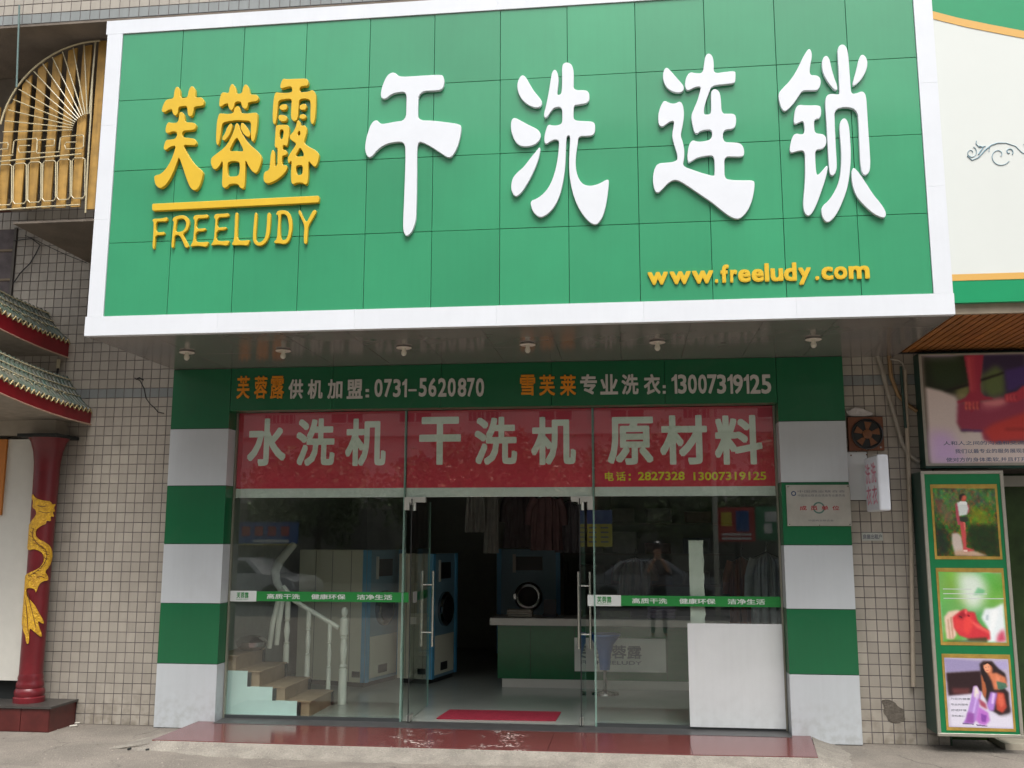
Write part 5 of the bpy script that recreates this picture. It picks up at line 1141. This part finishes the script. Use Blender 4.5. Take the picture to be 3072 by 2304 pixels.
P1=[(lambda C,U,V: C*0+np.stack([30+110*vnoise(U.shape,26,3)*vnoise(U.shape,60,4)*1.6,50+120*vnoise(U.shape,22,5)*(1-.45*V),22+60*vnoise(U.shape,30,6)*(1-V)],-1)),
 ([(120,220),(700,200),(1040,240),(1040,420),(120,500)],(120,130,105),9,.35),([(150,330),(240,360),(230,560),(160,560)],(130,60,70),4,.7),([(220,420),(400,480),(420,700),(230,660)],(128,110,85),7,.7),
 ([(640,440),(900,480),(1000,600),(900,700),(640,680)],(150,165,30),8,.6),([(640,720),(1060,700),(1060,1140),(900,1130),(640,1020),(600,860)],(22,42,20),5,.8),([(120,700),(250,760),(300,1110),(130,1120)],(24,36,36),5,.8),
 ([(360,820),(450,815),(500,860),(520,1010),(600,1040),(880,1130),(390,1120),(350,960)],(200,185,175),2),([(390,1060),(600,1040),(900,1140),(380,1150)],(190,150,120),3,.7),
 ([(520,1000),(505,860),(490,700),(480,640),(500,590),(560,640),(570,720),(575,850),(565,1010),(690,1055),(640,1065),(530,1075),(510,1040)],(200,80,80),1),
 ([(480,590),(620,590),(620,650),(560,665),(490,650)],(52,60,48),1),([(440,400),(490,400),(490,560),(500,700),(460,710),(440,560)],(185,80,95),1),([(610,400),(660,430),(650,520),(620,550)],(190,95,100),1),
 ([(470,390),(540,370),(620,400),(640,470),(610,560),(490,580),(480,460)],(222,230,226),1),([(545,290),(600,280),(625,320),(600,370),(560,380),(530,340)],(205,95,75),1),([(500,330),(520,280),(570,262),(610,275),(560,300),(540,345),(520,370)],(50,36,36),1)]
P2=[(lambda C,U,V: C*0+np.stack([80+50*vnoise(U.shape,5,7),165+25*vnoise(U.shape,5,8)-10*V,62+30*vnoise(U.shape,5,9)],-1)),
 ([(330,60),(560,40),(650,180),(560,340),(420,360),(330,220)],(225,235,225),12,.95),([(555,420),(600,345),(700,340),(810,300),(810,610),(600,610),(620,500)],(228,236,238),3),
 ([(150,420),(200,375),(300,360),(340,370),(280,440),(270,560),(240,590),(160,590)],(226,196,176),2),([(240,420),(330,370),(375,352),(420,372),(490,375),(510,440),(560,490),(640,520),(640,590),(420,590),(300,560),(250,500)],(205,52,62),2),
 ([(300,400),(360,370),(400,400),(350,440),(300,440)],(150,30,45),2,.8),([(360,420),(440,400),(470,470),(400,560),(340,520)],(240,78,70),4,.7),([(720,550),(790,500),(808,600),(700,610)],(200,60,90),4,.9),([(170,600),(600,590),(600,620),(170,630)],(90,60,50),2,.6),
 ([(490,240),(540,180),(620,200),(600,235)],(70,170,100),2,.6)]
P3=[([(150,780),(540,800),(530,900),(160,930)],(150,140,178),2),([(680,800),(820,790),(820,880),(700,890)],(170,160,200),2),([(160,930),(530,900),(540,1100),(400,1140),(170,1165)],(44,26,30),2),
 ([(210,1085),(400,1080),(400,1140),(220,1140)],(120,60,60),3,.7),([(165,1170),(400,1140),(560,1120),(820,1100),(830,1340),(840,1470),(170,1470)],(210,206,220),3),([(640,1290),(830,1260),(800,1330),(700,1345)],(60,50,50),4,.8),
 ([(525,830),(560,800),(660,800),(720,870),(790,920),(800,1000),(760,1060),(810,1110),(810,1310),(700,1340),(600,1290),(560,1180),(530,1100)],(42,30,32),2),
 ([(555,860),(590,815),(640,820),(660,880),(650,920),(700,915),(790,960),(805,1060),(740,1050),(720,1085),(660,1090),(640,1000),(600,920)],(205,120,85),2),([(530,930),(560,960),(580,1100),(560,1180),(535,1140)],(170,95,60),1),
 ([(690,1110),(760,1120),(780,1260),(730,1320),(670,1290),(665,1200)],(185,70,55),2),
 ([(440,1060),(480,1050),(520,1130),(490,1250),(450,1400),(400,1440),(300,1440),(340,1380),(400,1210)],(170,130,200),1),([(450,1065),(480,1060),(500,1120),(480,1190),(440,1160)],(225,215,205),2),
 ([(620,1110),(690,1120),(640,1300),(590,1300),(570,1240)],(170,125,205),2),([(480,1260),(580,1320),(590,1400),(540,1450),(480,1440),(440,1400)],(180,110,195),2),([(360,1320),(430,1330),(420,1430),(330,1430)],(130,60,140),2,.7),([(490,1180),(560,1230),(570,1290),(500,1250)],(160,70,90),2)]
def ell(cx,cy,rx,ry,a=0,n=14): return [(cx+rx*math.cos(t)*math.cos(a)-ry*math.sin(t)*math.sin(a),cy+rx*math.cos(t)*math.sin(a)+ry*math.sin(t)*math.cos(a)) for t in [2*math.pi*i/n for i in range(n)]]
P2+=[(ell(330,415,22,8,.3),(90,20,30),0),(ell(392,372,14,22,.2),(235,95,95),1),(ell(420,405,16,8,.2),(150,20,40),0),(ell(300,470,40,60,0),(228,70,66),5,.7),([(180,440),(200,430),(210,590),(190,590)],(190,150,125),1,.8),([(215,420),(232,415),(240,585),(226,585)],(180,130,105),1,.8),([(430,440),(520,470),(640,530),(640,545),(500,500)],(245,110,100),2,.7),([(610,400),(640,390),(630,440),(600,440)],(190,205,210),1),([(660,360),(760,345),(700,480),(640,560)],(245,248,248),3,.8),([(380,585),(600,570),(600,600),(400,600)],(70,60,40),2,.9)]
P3+=[(ell(602,868,34,48,-.15),(226,158,122),1),(ell(588,862,7,3),(70,30,30),0),(ell(616,858,7,3),(70,30,30),0),(ell(604,893,14,4,-.1),(200,70,70),0),([(560,830),(600,806),(650,815),(672,870),(655,850),(610,822),(575,840)],(40,26,26),0),([(540,850),(560,850),(566,930),(590,1010),(560,1010),(538,930)],(34,24,28),1),([(690,940),(730,960),(720,1040),(680,1060)],(225,140,105),2,.8),([(690,1000),(790,1020),(800,1060),(740,1085),(700,1080)],(60,110,90),1,.9),([(700,1130),(745,1135),(755,1230),(720,1270),(690,1220)],(215,105,80),2,.8),([(640,1120),(665,1125),(640,1230),(618,1230)],(225,200,235),1,.8),([(470,1130),(488,1135),(430,1330),(410,1330)],(205,175,230),1,.8),([(500,1330),(560,1350),(545,1420),(500,1410)],(120,60,150),1,.8),([(300,1430),(420,1436),(420,1446),(300,1444)],(110,90,130),0),([(440,1440),(560,1452),(560,1462),(450,1455)],(110,90,130),0)]
P1+=[(ell(592,318,20,26),(214,110,88),0),([(505,385),(530,372),(600,372),(628,392),(618,420),(505,420)],(240,244,240),0),([(520,1050),(580,1045),(575,1075),(520,1072)],(235,200,190),0),([(545,660),(572,665),(578,760),(560,780)],(226,120,108),0,.9)]
cfg=[(P1,(115,190,1062,1135),(2780,1420),292/1346,(40,70,30)),(P2,(120,60,812,612),(2780,1740),292/969,(90,170,60)),(P3,(150,775,832,1475),(2780,1740),292/969,(180,170,190))]
frames=[((2800,1453),(3006,1678)),((2809,1704),(3022,1936)),((2816,1962),(3034,2192))]
fx0=sx0+.078; fx1=sx1-.062
for i,(P,box,org,kk,base) in enumerate(cfg):
    zt_=at(2900,frames[i][0][1],PY).z; zb2=at(2900,frames[i][1][1],PY).z
    pt=MB(); g2=.020
    pt.box(fx0,fx1,PY-.0045,PY-.001,zb2,zt_); fo=pt.obj('picture_frame',GOLDF,sb)
    printed('printed_picture',sb,((fx0+g2,PY-.006,zt_-.034),(fx1-g2,PY-.006,zt_-.040),(fx0+g2,PY-.006,zb2+.030),(fx1-g2,PY-.006,zb2+.026)),painter(base,P,box,14,11+i),150,168)
for k in range(4):
    z=at(2900,1862+k*0,PY).z
xa=fx0+.05
for k in range(3): 
    z=at(2860,1768+k*14,PY).z; B('print_line',WSTICK,sb,xa,xa+(.25,.38,.52)[k],PY-.0075,PY-.0062,z,z+.006)
for k in range(4):
    z=at(2860,2099+k*17,PY).z; textline(['为您的健康','专业的服务','舒适环境','放松身心'][k],xa,xa+.17-.02*k,z,z+.018,PY-.0062,.0006,INKG,sb)
# doorway to the right of the stand
dw=thing('green_doorway','dark green glazed doorway right of the poster stand','doorway',(9,.5,GZ))
B('glazing',mat('door_green',(.035,.07,.018),.25,noise=.5,nscale=3),dw,7.712,10.5,.40,.42,GZ,2.3); B('header',mat('door_header',(.33,.32,.28),.4),dw,8.28,10.5,.28,.38,2.17,2.27)
B('jamb',mat('jamb_green',(.02,.06,.03),.5),dw,7.712,7.73,.10,.40,GZ,3.47)
q=MB(); q.box(7.735,10.5,.41,.5,2.3,3.47); q.obj('wall_above',DIRTY,dw)
q=MB(); q.box(8.15,10.5,-.02,.40,GZ,GZ+.05); struct(q.obj('doorway_step',mat('door_step',(.42,.38,.3),.6,noise=.15)))
# ============================================================ ACROSS THE STREET (seen as reflections in the glass)
ob=thing('apartment_building','pale pink tiled apartment block across the street with rows of windows','building',(4,-33,GZ))
PT=mat('apartment_tile',(.66,.55,.50),.7,noise=.1,nscale=1)
q=MB(); q.box(-26,34,-36,-33,GZ,19); q.obj('wall',PT,ob)
WG=mat('apartment_glass',(.03,.035,.04),.1)
q=MB(); q.box(-.75,.75,-33.0,-32.95,0,1.4); V=[(a,b+0,c) for a,b,c in q.V]
pw=None; ct_=0
for fl in range(5):
    for k in range(18):
        x=-24+k*3.2; z=3.9+fl*3.0
        if pw is None:
            q=MB(); q.box(x-.8,x+.8,-33,-32.94,z,z+1.5); pw=q.obj('window',mat('window_frame_w',(.6,.6,.58),.5),ob)
            q=MB(); q.box(x-.73,x-.04,-32.935,-32.93,z+.07,z+1.43); q.box(x+.04,x+.73,-32.935,-32.93,z+.07,z+1.43); pp=q.obj('pane',WG,pw)
        else:
            c=pw.copy(); COL.objects.link(c); c.location=pw.location+Vector((x+24,0,z-3.9)); c2=pp.copy(); COL.objects.link(c2); c2.parent=c
for fl in range(5):
    q=MB(); z=3.3+fl*3.0; q.box(-26,34,-33.0,-32.7,z,z+.16); q.obj('ledge',mat('ledge',(.62,.58,.52),.6),ob)
    for k in range(6):
        x=-20+k*9.6; q=MB(); q.box(x-1.4,x+1.4,-32.7,-31.9,z,z+.1); 
        for j in range(15): q.box(x-1.4+j*.2-.015,x-1.4+j*.2+.015,-31.95,-31.92,z+.1,z+.95)
        q.box(x-1.42,x+1.42,-31.97,-31.90,z+.95,z+1.0); q.obj('balcony',MATS['ledge'],ob)
q=MB(); q.box(-26,34,-32.69,-32.3,GZ,3.0); q.obj('shop_level',mat('shop_level',(.22,.21,.17),.8,noise=.7,nscale=.6),ob)
# trees opposite
def tree(x,y,h,cr,label,seed,mcol):
    rr=random.Random(seed); nr=np.random.default_rng(seed); t=thing('street_tree',label,'tree',(x,y,GZ),0,'street trees across the road',local=True)
    q=MB(); q.tube([(0,0,0),(.05,0,h*.3),(0,.06,h*.55)],[.16,.12,.07],10)
    for k in range(6):
        a=k*1.05; q.tube([(0,0,h*.4),(cr*.4*math.cos(a),cr*.4*math.sin(a),h*.62),(cr*.7*math.cos(a),cr*.7*math.sin(a),h*.75)],[.06,.04,.02],6)
    q.obj('trunk',mat('bark',(.10,.075,.05),.9,noise=.3,bump=.5),t)
    cl_=[(rr.gauss(0,cr*.42),rr.gauss(0,cr*.42),h*.72+rr.gauss(0,cr*.36)) for _ in range(38)]
    V=[];F=[]
    for i in range(5200):
        c_=cl_[rr.randrange(38)]; p=np.array(c_)+nr.normal(0,cr*.16,3); d=nr.normal(0,1,3); d/=np.linalg.norm(d); e=np.cross(d,nr.normal(0,1,3)); e/=np.linalg.norm(e); s_=.09+.07*rr.random()
        k=len(V); V+=[tuple(p-d*s_),tuple(p+e*s_*.5),tuple(p+d*s_),tuple(p-e*s_*.5)]; F.append((k,k+1,k+2,k+3))
    q=MB(); q.add(V,F); from_vf('crown',q.V,q.F,mcol,t)
LEAF=mat('leaves',(.085,.13,.035),.6,rnd=.35); LEAFO=mat('leaves_rust',(.24,.10,.03),.6,rnd=.3)
for i,(x,y,h,cr,l,m) in enumerate(((1.6,-18.5,4.2,1.9,'rust tinged young tree across the road opposite the doors',LEAFO),(6.0,-22.5,4.6,2.0,'dark leafy tree across the road opposite the white board',LEAF),(-1.6,-22,4.3,2.0,'dark leafy tree across the road opposite the stairs',LEAF),(10.8,-23.5,5.2,2.2,'dark leafy tree across the road near its far right end',LEAF),(3.4,-23.0,4.6,2.0,'bushy green tree across the road behind the rusty one',LEAF),(-6.0,-23.0,4.8,2.1,'broad green tree at the far left across the road',LEAF))): tree(x,y,h,cr,l,40+i,m)
# street lamp pole
q=MB(); q.tube([(6.75,-12.6,GZ),(6.75,-12.6,6)],.055,12); tag(q.obj('street_pole',mat('pole_grey',(.42,.42,.36),.5),smooth=True),'grey street pole behind the viewer mirrored in the right window','pole')
def rsign(name,label,u0,v0,u1,v1,yv,m,lines,lm,side=None):
    A=at(u0,v1,yv); Bq=at(u1,v0,yv); y=.4-yv
    t=thing(name,label,'sign',((A.x+Bq.x)/2,y,A.z))
    B('board',m,t,A.x,Bq.x,y-.05,y,A.z,Bq.z)
    W_=Bq.x-A.x; H_=Bq.z-A.z
    for (fx0_,fx1_,fz0,fz1,mm) in lines: B('print',mm,t,A.x+W_*fx0_,A.x+W_*fx1_,y,y+.004,A.z+H_*fz0,A.z+H_*fz1)
    B('post',BLACKP,t,(A.x+Bq.x)/2-.05,(A.x+Bq.x)/2+.05,y-.12,y-.055,GZ,A.z)
    return t
RB=mat('rsign_blue',(.02,.10,.32),.4); RR=mat('rsign_red',(.45,.03,.03),.4); RG=mat('rsign_green',(.02,.22,.10),.4); RW=mat('rsign_white',(.7,.7,.66),.5); RY=mat('rsign_yellow',(.7,.55,.05),.5)
rsign('street_sign','blue street sign with red marks mirrored in the left window',715,1567,895,1635,21,RB,[(.05+.22*k,.19+.22*k,.40,.82,RR) for k in range(4)]+[(.25,.85,.12,.24,RW),(0,1,.0,.05,RY)],None)
rsign('street_sign','red street poster with yellow disc mirrored in the right window',2155,1522,2262,1625,18,RR,[(.10,.38,.45,.85,RY),(.5,.85,.3,.9,RB),(.1,.9,.06,.12,RW),(.1,.9,.18,.24,RW)],None)
rsign('street_sign','green street poster with white marks mirrored beside the red one',2270,1520,2345,1620,18,RG,[(.35,.9,.55,.85,RW),(.3,.6,.2,.5,RW)],None)
# parked cars
def car(x,y,col,label,rot=0):
    t=thing('parked_car',label,'car',(x,y,GZ-.12),rot,'cars parked across the road',local=True); m=mat('car_'+label.split()[0],col,.25,coat=.6,noise=.03)
    def prof(P,w0,w1,name,mm):
        V=[];n=len(P)
        for s_,wd in ((-1,1),(1,1)):
            for (a,b) in P: V.append((a,s_*(w0 if b<.95 else w0-(b-.95)*(w0-w1)/.5),b))
        F=[tuple(range(n)),tuple(range(2*n-1,n-1,-1))]+[(i,i+n,(i+1)%n+n,(i+1)%n) for i in range(n)]
        q=MB(); q.add(V,F); return q.obj(name,mm,t)
    prof([(-2.2,.30),(-2.25,.62),(-2.1,.82),(-1.9,.90),(-1.2,.95),(1.0,.95),(1.9,.86),(2.15,.74),(2.22,.5),(2.2,.30),(1.75,.28),(1.7,.5),(1.4,.65),(1.1,.5),(1.05,.28),(-1.05,.28),(-1.1,.5),(-1.4,.65),(-1.7,.5),(-1.75,.28)],.86,.72,'body',m)
    prof([(-1.55,.95),(-1.0,1.36),(-.6,1.43),(.2,1.43),(.45,1.38),(1.05,.95)],.80,.60,'cabin',m)
    for s_ in (-1,1):
        q=MB(); yy=s_*.815
        for P in (((-1.3,.97),(-.92,1.31),(-.38,1.36),(-.38,.97)),((-.32,.97),(-.32,1.36),(.30,1.34),(.82,.97))):
            V=[(a,s_*(.812-(b-.95)*.40),b) for a,b in P]; q.add(V,[(0,1,2,3)])
        q.obj('side_window',WG,t)
    for a,b in ((-1.4,-1),(-1.4,1),(1.4,-1),(1.4,1)):
        q=MB(); q.lathe([(.05,b*.84-.11),(.31,b*.84-.11),(.31,b*.84+.08),(.2,b*.84+.1)],a,.31,20,axis='y'); q.obj('wheel',BLACKP,t,smooth=True)
    for s_ in (-1,1): 
        q=MB(); q.box(2.12,2.2,s_*.6-.15,s_*.6+.15,.62,.74); q.obj('headlight',RW,t)
car(-7.3,-20.3,(.62,.62,.62),'white parked car opposite the staircase window',.25); car(5.5,-20.6,(.30,.31,.33),'grey parked car opposite the counter'); car(9.8,-20.4,(.05,.06,.09),'navy parked car opposite the right pillar')
# photographer standing beside the camera (mirrored faintly in the right window)
def person(x,y,label,shirt,phone=True):
    t=thing('person',label,'person',(x,y,GZ),0,local=True)
    J=[(0,0,.95,.13),(0,0,1.15,.13),(0,0,1.38,.15),(0,0,1.50,.06),(0,.01,1.60,.075),(0,.01,1.70,.09),(0,.01,1.77,.05)]
    E_=[(0,1),(1,2),(2,3),(3,4),(4,5),(5,6)]
    for s_ in (-1,1):
        k=len(J); J+=[(s_*.17,0,1.40,.06),(s_*.24,.10,1.18,.045),(s_*.10,.32,1.45,.035),(s_*.05,.36,1.50,.04)]; E_+=[(2,k),(k,k+1),(k+1,k+2),(k+2,k+3)]
        k=len(J); J+=[(s_*.09,0,.86,.09),(s_*.11,.01,.48,.06),(s_*.12,0,.09,.045),(s_*.13,.16,.04,.035)]; E_+=[(0,k),(k,k+1),(k+1,k+2),(k+2,k+3)]
    me=bpy.data.meshes.new('body'); me.from_pydata([j[:3] for j in J],E_,[]); o=bpy.data.objects.new('body',me); COL.objects.link(o)
    m=o.modifiers.new('s','SKIN'); 
    for i,j in enumerate(J): me.skin_vertices[0].data[i].radius=(j[3],j[3])
    me.skin_vertices[0].data[0].use_root=True
    m2=o.modifiers.new('u','SUBSURF'); m2.levels=2; m2.render_levels=2
    me2=bpy.data.meshes.new_from_object(o.evaluated_get(bpy.context.evaluated_depsgraph_get())); bpy.data.objects.remove(o)
    me2.materials.clear()
    for mm in (mat('skin',(.45,.26,.18),.6),shirt,mat('trousers',(.03,.035,.05),.8)): me2.materials.append(mm)
    for p in me2.polygons:
        c=p.center; p.material_index=2 if c.z<.98 and c.z>.07 else (1 if c.z<1.5 and (abs(c.x)<.27 and c.y<.2) and c.z>.98 else 0); p.use_smooth=True
    b=bpy.data.objects.new('body',me2); COL.objects.link(b); b.parent=t
    q=MB(); q.lathe([(.03,1.86),(.085,1.82),(.10,1.75),(.098,1.70),(.085,1.66)],0,-.015,16); q.obj('hair',BLACKP,t,smooth=True)
person(5.35,-9.75,'person in a dark shirt standing beside the viewpoint, mirrored in the glass',mat('shirt_dark',(.12,.10,.11),.8)) if True else None
